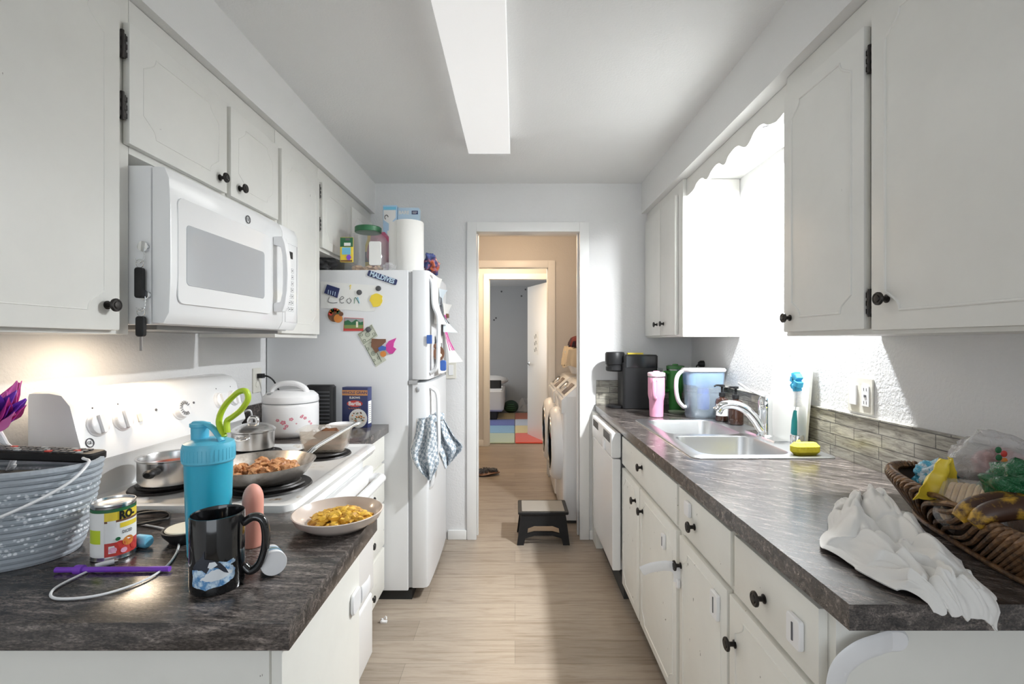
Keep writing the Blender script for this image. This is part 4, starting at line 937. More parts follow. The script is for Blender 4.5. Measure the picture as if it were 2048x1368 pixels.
simple('appliance_cord', 'white cord looping up beside the rice cooker', 'cord', (0, 0, 0), mb, wp)
# bowls and cloth
def bowl(loc, r, label, m_=wp, h=0.045):
    mb = MB(); mb.lathe([(r*0.45, 0), (r*0.5, 0.003), (r*0.8, h*0.45), (r, h), (r*0.96, h), (r*0.75, h*0.45), (r*0.4, 0.006), (0, 0.005)], 36)
    return simple('bowl', label, 'bowl', loc, mb, m_)
bowl((-0.80, 2.21, CT), 0.055, 'small white bowl beside the dark blue pasta box')
def cloth_heap(name, label, cat, loc, m_, sx_, sy_, hh_, seed, rz=0, n=40):
    off = Vector((seed*2.3, seed, 0))
    def f_(u, v_):
        x, y = (u-0.5)*2, (v_-0.5)*2
        x2 = x*math.sqrt(max(0, 1-y*y*0.45)); y2 = y*math.sqrt(max(0, 1-x*x*0.45)); rr_ = min(1, math.hypot(x2, y2))
        nz = abs(noise.noise(Vector((x2*1.6, y2*1.6, 0))+off))*1.6 + 0.35*abs(noise.noise(Vector((x2*4, y2*4, 3))+off))
        z = hh_*(1-rr_**3)*(0.35+nz) + 0.004
        w_ = 1+0.12*noise.noise(Vector((x*2, y*2, 5))+off)
        return (x2*sx_*w_, y2*sy_*w_, z)
    mb = MB().grid(f_, n, n); return simple(name, label, cat, loc, mb, m_, rz=rz, solid=0.003)
M['cloth'] = mat('white_cloth', (0.72, 0.70, 0.68), 0.9, sheen=0.3)
_m = M['cloth']; bump(_m, noise_tex(_m, texco(_m), 350, 2), 0.2, 0.0006)
cloth_heap('dish_cloth', 'crumpled white cloth beside the rice cooker', 'cloth', (-0.845, 2.10, CT), M['cloth'], 0.075, 0.06, 0.045, 4)
# pasta box
pb = thing('pasta_box', 'dark blue pasta box with orange band standing against the refrigerator', 'box', (-0.775, 2.375, CT), R(-6))
MB().box((-0.072, -0.025, 0), (0.058, 0.025, 0.198)).build('carton', C['navy'], pb, world=False, bevel=0.001)
def ft_(y): return lambda x, yy: (x-0.007, -0.0262, y+yy)
mb = MB(); mb.use(mat('carton_orange', (0.62, 0.28, 0.10), 0.5)); mb.box((-0.072, -0.0258, 0.158), (0.058, -0.0251, 0.184)); ob_ = mb.build('orange_band', None, pb, world=False, smooth=False)
mb = MB(); mb.use(C['red']); T = Matrix.Translation((-0.007, -0.0256, 0.118)) @ Matrix.Rotation(PI/2, 4, 'X') @ Matrix.Diagonal((1, 0.4, 1, 1)); mb.lathe([(0.040, 0), (0.040, 0.0004), (0, 0.0004)], 32, T); mb.build('red_oval', None, pb, world=False, smooth=False)
tx = text_mb('WHOLE GRAIN', 0.0185, ft_(0.171), C['navy'], bold=0.0004); text_mb('ELBOWS', 0.014, ft_(0.147), M['paper'], tx, bold=0.0004); text_mb('Barilla', 0.026, ft_(0.118), M['paper'], tx, bold=0.0008)
tx.use(C['orange']); tx.tube([(-0.04+0.004*k, -0.0262, 0.094+0.0035*math.sin(k*2.1)) for k in range(17)], 0.0008, 5)
tx.build('lettering', None, pb, world=False, smooth=False)
pk = MB(); T0 = lambda r_, z_, off: Matrix.Translation((0.010, -0.0254-off, z_)) @ Matrix.Rotation(PI/2, 4, 'X')
pk.use(M['paper']); pk.lathe([(0.046, 0), (0.046, 0.0006), (0, 0.0006)], 36, T0(0, 0.046, 0)); pk.build('printed_bowl', None, pb, world=False, smooth=False)
pk = MB(); random.seed(2)
for k in range(60):
    a = random.uniform(0, 2*PI); q = 0.034*math.sqrt(random.random()); pk.use(random.choice([C['cream'], C['orange'], C['green'], C['brown'], C['cream']])); pk.box((0.010+q*math.cos(a)-0.004, -0.0268, 0.046+q*math.sin(a)-0.0025), (0.010+q*math.cos(a)+0.004, -0.0262, 0.046+q*math.sin(a)+0.0025))
pk.build('printed_pasta', None, pb, world=False, smooth=False)
mb = MB(); mb.use(M['paper']); mb.box((0.0582, -0.018, 0.02), (0.0588, 0.018, 0.13)); mb.use(M['ink'])
for k in range(9): mb.box((0.0588, -0.015, 0.03+k*0.010), (0.0591, 0.013, 0.032+k*0.010))
mb.build('side_label', None, pb, world=False, smooth=False)

# ---------------- wall plates
def plate_yz(x, y, z, w_, h_, sgn, label, name='outlet_plate', cat='wall plate'):
    t = thing(name, label, cat, (x, y, z)); MB().rbox((0 if sgn > 0 else -0.006, -w_/2, -h_/2), (0.006 if sgn > 0 else 0, w_/2, h_/2), 0.004, axis=0).build('cover', M['ivory'], t, world=False); return t
t = plate_yz(XL+0.0005, 2.37, 1.135, 0.075, 0.12, 1, 'ivory wall outlet with black plug behind the rice cooker')
for z in (-0.02, 0.02): MB().rbox((0.006, -0.016, z-0.014), (0.008, 0.016, z+0.014), 0.008, axis=0).build('socket', M['ivory'], t, world=False)
pg = thing('black_plug', 'black plug and cord in the outlet above the rice cooker', 'plug', (XL+0.009, 2.37, 1.157))
MB().rbox((0, -0.012, -0.011), (0.03, 0.012, 0.011), 0.004).build('plug_body', M['black'], pg, world=False)
MB().tube(bez([(0.03, 0, 0), (0.05, 0.005, -0.005), (0.07, 0.02, -0.03), (0.09, 0.05, -0.10)], 6), 0.004, 8).build('cord', M['black'], pg, world=False)
t = plate_yz(XR-0.0005, 1.644, 1.142, 0.118, 0.120, -1, 'ivory double wall plate with switch and outlet above the tile backsplash')
sw = MB().rbox((-0.011, 0.012, -0.035), (-0.006, 0.046, 0.035), 0.002, axis=0).build('rocker_switch', wp, t, world=False)
so = MB().rbox((-0.009, -0.046, -0.035), (-0.006, -0.012, 0.035), 0.002, axis=0).build('gfci_outlet', wp, t, world=False)
mb = MB()
for z in (-0.022, 0.022):
    for y in (-0.035, -0.023): mb.box((-0.0095, y-0.001, z-0.005), (-0.0088, y+0.001, z+0.005))
mb.box((-0.0102, -0.034, -0.004), (-0.009, -0.024, 0.004)); mb.build('slots', M['ink'], so, world=False, smooth=False)
t = thing('light_switch', 'ivory light switch on the back wall between refrigerator and doorway', 'light switch', ((902-1030)/297.5, YB-0.0005, 1.136))
MB().rbox((-0.035, -0.006, -0.058), (0.035, 0, 0.058), 0.004, axis=1).build('cover', M['ivory'], t, world=False)
MB().rbox((-0.016, -0.010, -0.034), (0.016, -0.006, 0.034), 0.002, axis=1).build('rocker', wp, t, world=False)
# ---------------- keys on the microwave side
def hook_keys(z, x, label_h, label_k, fob=0.075, key=True):
    hk = thing('magnetic_hook', label_h, 'hook', (x, MY0-0.0005, z))
    MB().lathe([(0.013, 0), (0.013, 0.008), (0, 0.009)], 24, Matrix.Rotation(PI/2, 4, 'X')).build('magnet', M['chrome'], hk, world=False)
    MB().tube(bez([(0.004, -0.008, -0.004), (0.006, -0.010, -0.025), (0.004, -0.012, -0.038), (-0.006, -0.014, -0.042), (-0.012, -0.016, -0.032)], 5), 0.0014, 8).build('hook', M['chrome'], hk, world=False)
    ks = thing('key_fob', label_k, 'keys', (x-0.002, MY0-0.014, z-0.040))
    MB().tube([(0.010*math.cos(a*PI/10), 0.0, -0.004+0.010*math.sin(a*PI/10)) for a in range(20)], 0.0011, 6, closed=True, up=(0, 1, 0)).build('ring', M['chrome'], ks, world=False)
    MB().rbox((-0.010, -0.007, -0.015-fob), (0.010, 0.007, -0.014), 0.007, axis=1).build('fob', M['black'], ks, world=False)
    if key:
        mb = MB(); mb.box((-0.003, -0.001, -0.015-fob-0.035), (0.003, 0.001, -0.013-fob)); mb.build('key_blade', M['steel'], ks, world=False)
hook_keys(1.563, -0.930, 'upper round magnetic hook on the microwave side', 'black car key fob on the upper hook of the microwave side', 0.075, False)
hook_keys(1.442, -0.927, 'lower round magnetic hook on the microwave side', 'black key with blade hanging from the lower hook below the microwave', 0.05, True)
# ================================================================== refrigerator things
SF = 390.24
def FX(px): return (px-1030)/SF
def FZp(py): return 1.324+(684-py)/SF
FYP = FY0-0.0005
def poly_on_fridge(name, label, cat, pts, m_, t_=0.002, off=0.0, parent=None, bevel=0):
    mb = MB(); q = [(FX(a), FZp(b)) for a, b in pts]; mb.prism(q, FYP-off-t_, FYP-off, plane='xz'); o = mb.build(name, m_, parent, smooth=False)
    if label: tag(o, label, cat)
    return o
def circ(cx_, cy_, r_, n=24, ry=None): return [(cx_+r_*math.cos(2*PI*k/n), cy_+(ry or r_)*math.sin(2*PI*k/n)) for k in range(n)]
def fthing(name, label, cat, px, py): return thing(name, label, cat, (FX(px), FYP, FZp(py)))
# drawing with the word Leon
dr_ = fthing('lettered_drawing', 'long white paper with wobbly hand-drawn letters on the refrigerator side', 'drawing', 700, 595)
poly_on_fridge('sheet', None, None, [(641, 563), (752, 571), (751, 622), (735, 623), (641, 616)], M['paper'], 0.001, 0, dr_)
mb = MB()
def stroke(pts, m_):
    mb.use(m_); mb.tube(bez([(FX(a), FYP-0.0017, FZp(b)) for a, b in pts], 5), 0.0014, 6, up=(0, 1, 0))
stroke([(659, 594), (657, 603), (665, 606), (675, 605)], M['ink']); stroke([(681, 600), (688, 596), (684, 593), (680, 600), (683, 606), (688, 605)], M['ink'])
stroke([(697, 597), (694, 602), (699, 607), (703, 601), (699, 596)], M['ink']); stroke([(709, 607), (710, 596), (713, 597), (718, 606)], C['green']); stroke([(713, 600), (716, 595), (719, 607)], C['sky'])
stroke([(699, 573), (702, 570), (701, 576), (700, 579)], C['yellow'])
mb.build('letters', None, dr_)
# MALDIVES magnet
mg_ = fthing('lettered_magnet', 'slanted blue magnet reading MALDIVES on the refrigerator side', 'magnet', 765, 555)
a_ = math.atan2(-(565-545), (794-735)); ca, sa = math.cos(a_), math.sin(a_); mcx, mcz = FX(765), FZp(555.5)
mb = MB(); T = Matrix.Translation((mcx, FYP, mcz)) @ Matrix.Rotation(-a_, 4, 'Y'); mb.rbox((-0.078, -0.004, -0.015), (0.078, 0, 0.015), 0.006, T, axis=1)
mb.build('plaque', C['navy'], mg_)
mb = text_mb('MALDIVES', 0.034, lambda x, y: T @ Vector((x, -0.0052, y)), C['lightblue'], bold=0.0012, sx=0.86); mb.build('lettering', None, mg_, smooth=False)
# blue magnet
t = fthing('blue_magnet', 'blue square magnet over the top left corner of the lettered paper', 'magnet', 664, 582)
poly_on_fridge('plaque', None, None, [(655, 569), (680, 577), (675, 596), (649, 586)], C['navy'], 0.004, 0.001, t)
mb = MB(); mb.use(C['lightblue'])
for k in range(4): mb.tube([(FX(658+k*4.5), FYP-0.0056, FZp(580+k*1.3)), (FX(657+k*4.5), FYP-0.0056, FZp(588+k*1.3))], 0.0012, 6)
mb.build('letters', None, t)
for (x, y, lb_) in ((719, 585, 'round dark magnet on the lettered paper'), (757, 577, 'round dark magnet just right of the lettered paper'), (737, 659, 'round dark magnet holding the folded banknote')):
    mb = MB(); mb.lathe([(0.0135, 0), (0.0135, 0.004), (0.012, 0.005), (0, 0.005)], 28, Matrix.Rotation(PI/2, 4, 'X')); o = simple('round_magnet', lb_, 'magnet', (FX(x), FYP-(0.0015 if x < 750 else 0)-(0.002 if y > 640 else 0), FZp(y)), mb, C['darkgrey'])
# plain yellow stand-in magnet
t = fthing('yellow_magnet', 'small yellow irregular magnet at the right end of the lettered paper', 'magnet', 753, 600)
random.seed(8)
poly_on_fridge('shape', None, None, [(753+(14+random.uniform(-3, 3))*math.cos(k*PI/9)*(1), 601+(13+random.uniform(-3, 3))*math.sin(k*PI/9)) for k in range(18)], C['yellow'], 0.004, 0.0012, t)
# turkey magnet
t = fthing('turkey_magnet', 'round turkey shaped magnet in brown red and orange', 'magnet', 672, 632)
poly_on_fridge('tail_fan', None, None, circ(670, 630, 14, 20), C['brown'], 0.003, 0, t)
for k in range(6):
    a = R(190+k*28); poly_on_fridge('feather', None, None, circ(670+8.5*math.cos(a), 629+8.5*math.sin(a), 4, 12, 4), [C['red'], C['orange'], C['green']][k % 3], 0.002, 0.003, t)
poly_on_fridge('body', None, None, circ(677, 637, 8.5, 18), C['orange'], 0.003, 0.003, t)
poly_on_fridge('head', None, None, circ(683, 628, 4.5, 14), C['brown'], 0.003, 0.005, t)
# landscape magnet
t = fthing('landscape_magnet', 'rectangular landscape magnet with dark trees and red border', 'magnet', 707, 650)
poly_on_fridge('plaque', None, None, [(689, 635), (727, 637), (727, 662), (687, 662)], C['red'], 0.003, 0, t)
poly_on_fridge('sky', None, None, [(690, 636), (727, 638), (727, 648), (689, 648)], C['grey'], 0.001, 0.003, t)
poly_on_fridge('hills', None, None, [(689, 656), (689, 643), (697, 640), (704, 645), (713, 639), (721, 645), (727, 643), (727, 656)], C['green'], 0.001, 0.004, t)
poly_on_fridge('lawn', None, None, [(689, 650), (727, 650), (727, 657), (689, 657)], mat('olive', (0.20, 0.26, 0.08), 0.6), 0.001, 0.005, t)
poly_on_fridge('tower', None, None, [(713, 643), (717, 643), (717, 655), (713, 655)], C['cream'], 0.001, 0.006, t)
# banknotes
note = mat('banknote_green', (0.40, 0.43, 0.34), 0.8); note_d = mat('banknote_ink', (0.10, 0.13, 0.09), 0.8); note_l = mat('banknote_light', (0.58, 0.60, 0.50), 0.8)
def banknote(label, corners, off):
    t = fthing('banknote', label, 'banknote', sum(c[0] for c in corners)/4, sum(c[1] for c in corners)/4)
    poly_on_fridge('paper', None, None, corners, note_l, 0.0008, off, t)
    c0 = Vector(corners[0]); u = Vector(corners[1])-c0; v_ = Vector(corners[3])-c0
    def q(a, b): p = c0+u*a+v_*b; return (p.x, p.y)
    mb = MB(); fr = [q(.06, .08), q(.94, .08), q(.94, .92), q(.06, .92)]
    mb.use(note_d); mb.tube([(FX(a), FYP-off-0.001, FZp(b)) for a, b in fr], 0.0014, 5, closed=True)
    for (a, b, rr_) in ((0.5, 0.5, 4.2), (0.18, 0.25, 2.4), (0.82, 0.25, 2.4), (0.18, 0.75, 2.4), (0.82, 0.75, 2.4)):
        c = q(a, b); mb.tube([(FX(x), FYP-off-0.001, FZp(y)) for x, y in circ(c[0], c[1], rr_, 16)], 0.0010, 5, closed=True, up=(0, 1, 0))
    mb.use(note); c = q(.5, .5); mb.prism([(FX(x), FZp(y)) for x, y in circ(c[0], c[1], 3.0, 12)], FYP-off-0.0013, FYP-off-0.0008, plane='xz')
    mb.build('engraving', None, t)
banknote('folded banknote under the round dark magnet on the refrigerator', [(715, 668), (744, 648), (756, 672), (727, 690)], 0.0012)
banknote('second banknote hanging lowest on the refrigerator side', [(727, 688), (741, 680), (773, 720), (752, 734)], 0.0001)
t = fthing('shaped_magnet', 'brown and blue shaped magnet beside the banknotes', 'magnet', 757, 695)
poly_on_fridge('brown_shape', None, None, [(744, 677), (757, 678), (772, 678), (772, 684), (763, 692), (760, 700), (752, 706), (743, 692)], C['brown'], 0.004, 0.0022, t)
poly_on_fridge('blue_shape', None, None, [(757, 696), (765, 691), (773, 694), (772, 700), (760, 702)], C['blue'], 0.003, 0.006, t)
poly_on_fridge('orange_shape', None, None, circ(767, 708, 6, 12), C['orange'], 0.003, 0.004, t)
t = fthing('purple_magnet', 'bright purple feathery magnet right of the brown one', 'magnet', 782, 694)
poly_on_fridge('shape', None, None, [(772, 690), (778, 682), (785, 679), (793, 676), (788, 686), (787, 694), (793, 698), (786, 707), (779, 708), (773, 701)], C['magenta'], 0.004, 0.0, t)

# ---------------- papers on the freezer door, curling away from it
def curled(label, y0, y1, z0, z1, curl, m_, marks=None, base=-0.435, bot=0.0):
    t = thing('hanging_paper', label, 'paper', (base, (y0+y1)/2, z0))
    def f_(u, v_):
        y = y0+(y1-y0)*u; z = z0+(z1-z0)*v_
        x = base + 0.004 + curl*(0.5+0.5*math.sin(v_*4.2+u*2.0))*abs(v_-0.55)*1.3*(0.4+0.6*u) + bot*(1-v_)**2
        return (x, y, z)
    MB().grid(f_, 10, 16).build('sheet', m_, t, solid=0.0006)
    if marks:
        mb = MB(); mb.use(marks); random.seed(int(z0*100))
        for k in range(4):
            u_ = 0.15+0.2*k; pts = [Vector(f_(u_+random.uniform(-.04, .04), v_)) for v_ in (0.2, 0.35, 0.5, 0.65, 0.8)]
            mb.tube([p+Vector((0.0012, -0.0008, 0)) for p in bez(pts, 3)], 0.003, 5)
            mb.tube([p+Vector((-0.0012, -0.0008, 0)) for p in bez(pts, 3)], 0.003, 5)
        mb.build('drawn_marks', None, t)
    return t
pap2 = mat('pale_blue_paper', (0.62, 0.70, 0.76), 0.8)
curled('white paper curling off the top of the freezer door', 2.50, 2.72, 1.42, 1.68, 0.07, M['paper'])
curled('pale blue paper beside it on the freezer door', 2.70, 2.84, 1.38, 1.63, 0.12, pap2, M['ink'], bot=0.01)
curled('white paper with pink drawing hanging lowest on the freezer door', 2.86, 3.04, 1.20, 1.56, 0.12, M['paper'], C['magenta'], bot=0.02)
curled('white sheet under the bear magnet on the freezer door', 2.62, 2.85, 1.15, 1.36, 0.02, M['paper'], M['ink'], bot=0.01)
t = thing('bear_magnet', 'brown bear shaped magnet on the freezer door papers', 'magnet', (-0.42, 2.60, 1.30))
by_ = 2.60
MB().prism([(-0.412+0.030*math.cos(a*PI/8), 1.262+0.040*math.sin(a*PI/8)) for a in range(16)], by_-0.006, by_, plane='xz').build('head', C['brown'], t)
MB().prism([(-0.428+0.014*math.cos(a*PI/6), 1.302+0.014*math.sin(a*PI/6)) for a in range(12)], by_-0.006, by_, plane='xz').build('ear', C['brown'], t)
MB().ball((-0.408, by_-0.004, 1.252), (0.014, 0.008, 0.012)).build('muzzle', C['cream'], t)
MB().rbox((-0.405, by_-0.008, 1.168), (-0.372, by_+0.002, 1.225), 0.01, axis=1).build('body', C['blue'], t)
t = thing('clip_magnet', 'blue clip on the freezer door handle', 'clip', (-0.445, 2.475, 1.33))
MB().rbox((-0.452, 2.455, 1.315), (-0.425, 2.462, 1.36), 0.003, axis=1).build('clip_body', C['blue'], t)
o = MB().rbox((-0.33, 2.98, 1.475), (-0.31, 3.03, 1.50), 0.003).build('wooden_magnet', C['brown']); o.location = (-0.105, 0, 0); tag(o, 'tiny brown wooden magnet at the edge of the freezer door papers', 'magnet')

# ---------------- dish towels on the fridge handle
tw = mat('checked_towel', (0.5, 0.55, 0.6), 0.9); n, l, b = nodes(tw)
ck = n.new('ShaderNodeTexChecker'); ck.inputs['Scale'].default_value = 62; l.new(texco(tw, (1, 1, 1), (R(0), R(20), R(40))), ck.inputs['Vector'])
ck.inputs['Color1'].default_value = (0.30, 0.36, 0.42, 1); ck.inputs['Color2'].default_value = (0.66, 0.69, 0.72, 1); setcol(tw, ck.outputs[0]); bump(tw, noise_tex(tw, texco(tw), 300, 2), 0.3, 0.001)
def towel(label, top, sgn, pts_l, pts_r, ys, seed):
    """pts_l/pts_r: (x, z) outlines from the top down, ys: depth"""
    L_ = bez([(a, 0, b) for a, b in pts_l], 6); R_ = bez([(a, 0, b) for a, b in pts_r], 6); n_ = min(len(L_), len(R_))-1
    def f_(u, v_):
        k = v_*n_; i = min(int(k), n_-1); fr = k-i
        l_ = L_[i].lerp(L_[i+1], fr); r_ = R_[i].lerp(R_[i+1], fr); p = l_.lerp(r_, u)
        wv = 0.024*math.sin(u*13+seed+v_*2.2)*min(1, v_*2+0.2) + 0.012*math.sin(u*27+seed*2-v_*3)*v_
        return (p.x, ys[0]+(ys[1]-ys[0])*u+wv, p.z)
    mb = MB().grid(f_, 40, 30); mb.mats
    t = thing('dish_towel', label, 'towel', (top[0], top[1], top[2])); mb.build('hanging_cloth', tw, t, solid=0.004)
    mb = MB(); mb.tube([f_(0, v_/20) for v_ in range(21)], 0.003, 6); mb.build('hem', M['cloth'], t)
    mb = MB(); mb.lathe([(0.022, -0.02), (0.03, -0.012), (0.030, 0.012), (0.022, 0.02)], 20, Matrix.Translation(top)); mb.build('knot', tw, t)
towel('blue grey checked dish towel hanging on the refrigerator handle, nearer one', (-0.43, 2.503, 0.925), 1, [(-0.50, 0.935), (-0.51, 0.86), (-0.535, 0.76), (-0.50, 0.68), (-0.44, 0.63)], [(-0.41, 0.945), (-0.40, 0.86), (-0.395, 0.76), (-0.39, 0.70), (-0.425, 0.625)], (2.44, 2.43), 0.5)
towel('blue grey checked dish towel hanging behind the nearer one, corner spread to the right', (-0.405, 2.56, 0.925), 1, [(-0.43, 0.945), (-0.43, 0.86), (-0.425, 0.78), (-0.40, 0.72), (-0.37, 0.65)], [(-0.415, 0.95), (-0.375, 0.88), (-0.33, 0.81), (-0.285, 0.755), (-0.34, 0.68)], (2.56, 2.62), 2.0)

# ---------------- on top of the refrigerator
FT = FZ
jr = thing('snack_jar', 'large clear plastic snack jar with dark green lid on the refrigerator', 'jar', (-0.795, 2.60, FT))
shell([sqloop(0.098, 0.085, 0.04, 0.001), sqloop(0.108, 0.095, 0.045, 0.012), sqloop(0.112, 0.098, 0.05, 0.09), sqloop(0.108, 0.094, 0.05, 0.165), sqloop(0.085, 0.078, 0.05, 0.205), sqloop(0.066, 0.066, 0.0655, 0.218), sqloop(0.066, 0.066, 0.0655, 0.225)], False).build('jar_wall', clear('jar_plastic', (0.60, 0.62, 0.63), 0.22, 0.06), jr, world=False)
MB().lathe([(0.068, 0.222), (0.070, 0.224), (0.070, 0.248), (0.066, 0.252), (0, 0.252)], 40).build('lid', C['green'], jr, world=False)
lab = MB(); lab.use(C['yellow']); lab.rbox((-0.113, -0.108, 0.045), (-0.045, -0.104, 0.175), 0.004, axis=1); lab.use(C['green']); lab.box((-0.112, -0.109, 0.125), (-0.046, -0.1045, 0.173)); lab.use(C['sky']); lab.box((-0.103, -0.1095, 0.085), (-0.058, -0.105, 0.122)); lab.use(C['purple']); lab.prism([(-0.068+0.013*math.cos(k), 0.07+0.015*math.sin(k)) for k in (0, 1, 2, 3, 4, 5)], -0.1098, -0.105, plane='xz')
lab.use(C['brown']); lab.box((-0.11, -0.109, 0.048), (-0.05, -0.105, 0.056)); lab.use(M['ink']); lab.box((-0.085, -0.1098, 0.158), (-0.062, -0.105, 0.170)); lab.use(M['paper']); lab.box((-0.092, -0.11, 0.130), (-0.058, -0.1055, 0.146))
lab.build('paper_label', None, jr, world=False, smooth=False)
MB().rbox((0.035, -0.104, 0.03), (0.098, -0.098, 0.155), 0.01, axis=1).build('white_label', M['paper'], jr, world=False)
mb = MB(); random.seed(4)
for k in range(46):
    vs, fs = blob(0.013, k+50, 0.3, 1.5, 2, (1.3, 0.8, 0.6)); mb.add(vs, fs, Matrix.Translation((random.uniform(-0.07, 0.075), random.uniform(-0.065, 0.065), 0.014+random.random()*0.016)) @ Matrix.Rotation(random.random()*6, 4, 'Z'))
o = simple('peanuts', 'layer of tan peanuts in the bottom of the plastic snack jar', 'nuts', (-0.795, 2.60, FT), mb, speckle('tan_nut', (0.55, 0.32, 0.18), (0.75, 0.52, 0.32), 60, 0.6)); o['kind'] = 'stuff'
o = simple('pink_bag', 'magenta pink bag seen through and above the snack jar', 'bag', (-0.775, 2.78, FT), MB().add(*blob(0.11, 9, 0.25, 1.3, 3, (0.72, 0.6, 1.05)), T=Matrix.Translation((0, 0, 0.155))), mat('pink_foil', (0.42, 0.06, 0.14), 0.3))
# paper towel roll
pt = thing('paper_towel_roll', 'fat white paper towel roll standing on the refrigerator', 'paper towel', (-0.575, 2.60, FT))
tm = mat('paper_towel_white', (0.80, 0.79, 0.76), 0.95); bump(tm, noise_tex(tm, texco(tm), 220, 3), 0.25, 0.001)
MB().lathe([(0.020, 0.002), (0.078, 0.001), (0.080, 0.004), (0.080, 0.274), (0.078, 0.278), (0.020, 0.278)], 56, close=True, sx=1.0).build('roll', tm, pt, world=False)
mb = MB(); mb.grid(lambda u, v_: (-0.05-0.048*u, -0.064+0.004*math.sin(u*5)+0.03*u, 0.004+0.268*v_), 6, 8); mb.build('loose_sheet', tm, pt, world=False, solid=0.001)
MB().lathe([(0.019, 0.0), (0.019, 0.276)], 24, close=True).build('core', C['cream'], pt, world=False)
# cereal boxes
def cereal(label, x0, x1, y, h_, stripe):
    t = thing('cereal_box', label, 'box', ((x0+x1)/2, y, FT))
    w_ = (x1-x0)/2; MB().box((-w_, -0.03, 0), (w_, 0.03, h_)).build('carton', mat('carton_blue', (0.42, 0.60, 0.78), 0.5), t, world=False, bevel=0.002)
    mb = MB(); mb.use(M['paper']); mb.prism([(-w_+0.004, h_-0.03), (w_-0.006, h_-0.03), (w_-0.006, h_-0.075), (0, h_-0.115), (-w_+0.004, h_-0.09)], -0.0312, -0.0305, plane='xz'); mb.use(stripe); mb.box((-w_+0.003, -0.0315, h_-0.028), (w_-0.003, -0.0305, h_-0.010))
    mb.build('printed_panel', None, t, world=False, smooth=False); return t, w_
t, w_ = cereal('pale blue cereal box behind the paper towel roll, left one', -0.795, -0.712, 2.92, 0.455, C['sky'])
text_mb('B', 0.06, lambda x, y: (x+0.0, -0.0318, 0.275+y), M['paper'], bold=0.003).build('lettering', None, t, world=False, smooth=False)
mb = MB(); mb.use(M['ink']); mb.tube([(0.010*math.cos(k*PI/8)-0.020, -0.0318, 0.382+0.013*math.sin(k*PI/8)) for k in range(12)], 0.0025, 6, up=(0, 1, 0)); mb.build('emblem', None, t, world=False)
t = thing('cereal_box', 'pale blue box with dark panel behind the paper towel roll, right one', 'box', (-0.646, 2.93, FT))
MB().box((-0.063, -0.03, 0), (0.064, 0.03, 0.443)).build('carton', mat('carton_pale_blue', (0.50, 0.66, 0.80), 0.5), t, world=False, bevel=0.002)
tb = text_mb('BARE', 0.028, lambda x, y: (x-0.025, -0.0318, 0.412+y), M['paper'], bold=0.001); tb.use(C['navy']); tb.box((0.022, -0.0315, 0.402), (0.060, -0.0305, 0.424)); tb.use(M['paper']); tb.box((0.027, -0.032, 0.414), (0.055, -0.031, 0.417)); tb.box((0.027, -0.032, 0.408), (0.05, -0.031, 0.410)); tb.build('lettering', None, t, world=False, smooth=False)
# sauce bottle
t = thing('squeeze_bottle', 'small yellow bottle with brown cap left of the cereal boxes', 'bottle', (-0.855, 2.84, FT))
MB().lathe([(0.028, 0), (0.030, 0.004), (0.030, 0.20), (0.018, 0.24), (0.018, 0.262)], 24).build('bottle_body', C['yellow'], t, world=False); MB().lathe([(0.016, 0.262), (0.016, 0.29), (0, 0.292)], 20).build('cap', C['brown'], t, world=False)
MB().lathe([(0.0305, 0.10), (0.0305, 0.16)], 24, close=True).build('label_band', C['navy'], t, world=False)
# dark bags under the cabinet
random.seed(6)
for (x, y, r_, sd, m_, lb_) in ((-1.04, 2.60, 0.05, 3, C['darkgrey'], 'dark crumpled plastic bag left of the snack jar'), (-1.13, 2.52, 0.045, 7, M['film'], 'clear crumpled bag in the gap above the refrigerator'), (-0.665, 2.535, 0.024, 12, M['film'], 'small clear wrapper between snack jar and paper towel roll')):
    vs, fs = blob(r_, sd, 0.55, 2.4, 4, (1.3, 0.9, 0.85)); zz = min(v_[2] for v_ in vs); mb = MB().add(vs, fs, Matrix.Translation((0, 0, -zz+0.001))); simple('plastic_bag', lb_, 'bag', (x, y, FT), mb, m_, angle=75)
t = thing('snack_bag', 'crumpled red and blue snack bag at the front edge of the refrigerator top', 'bag', (-0.468, 2.70, FT))
vs, fs = blob(0.055, 15, 0.5, 2.0, 4, (0.75, 1.2, 0.95)); zz = min(v_[2] for v_ in vs)
MB().add(vs, fs, Matrix.Translation((0, 0, -zz+0.001))).build('red_bag', speckle('foil_print', (0.05, 0.07, 0.2), (0.45, 0.10, 0.04), 12, 0.25, 0.45, 0.55, 0), t, world=False, angle=75)

# ================================================================== right counter things
# coffee machine
km = thing('coffee_machine', 'black pod coffee machine in the far corner of the right worktop', 'coffee machine', (0.76, 3.085, CT))
MB().rbox((-0.085, -0.085, 0), (0.135, 0.085, 0.290), 0.02, chamf=0.004).build('housing', M['black'], km, world=False)
MB().rbox((-0.080, -0.087, 0.252), (0.137, 0.087, 0.340), 0.022, chamf=0.008).build('water_tank_top', mat('black_gloss', (0.012, 0.012, 0.013), 0.15), km, world=False)
hd_ = MB().lathe([(0.0, 0.232), (0.050, 0.233), (0.058, 0.24), (0.058, 0.262), (0.055, 0.265), (0.055, 0.275), (0.060, 0.278), (0.062, 0.30), (0.062, 0.346), (0.055, 0.356), (0, 0.358)], 40, Matrix.Translation((-0.118, 0, 0))).build('brew_head', M['black'], km, world=False)
MB().lathe([(0.055, 0), (0.060, 0.003), (0.060, 0.014), (0.055, 0.016), (0, 0.012)], 36, Matrix.Translation((-0.115, 0, 0))).build('drip_tray', M['black'], km, world=False)
o = MB().rbox((0, 0, 0), (0.10, 0.03, 0.010), 0.004).build('lever_bar', C['yellow'], km, world=False); o.location = (-0.045, -0.04, 0.341); o.name = 'yellow_lever'
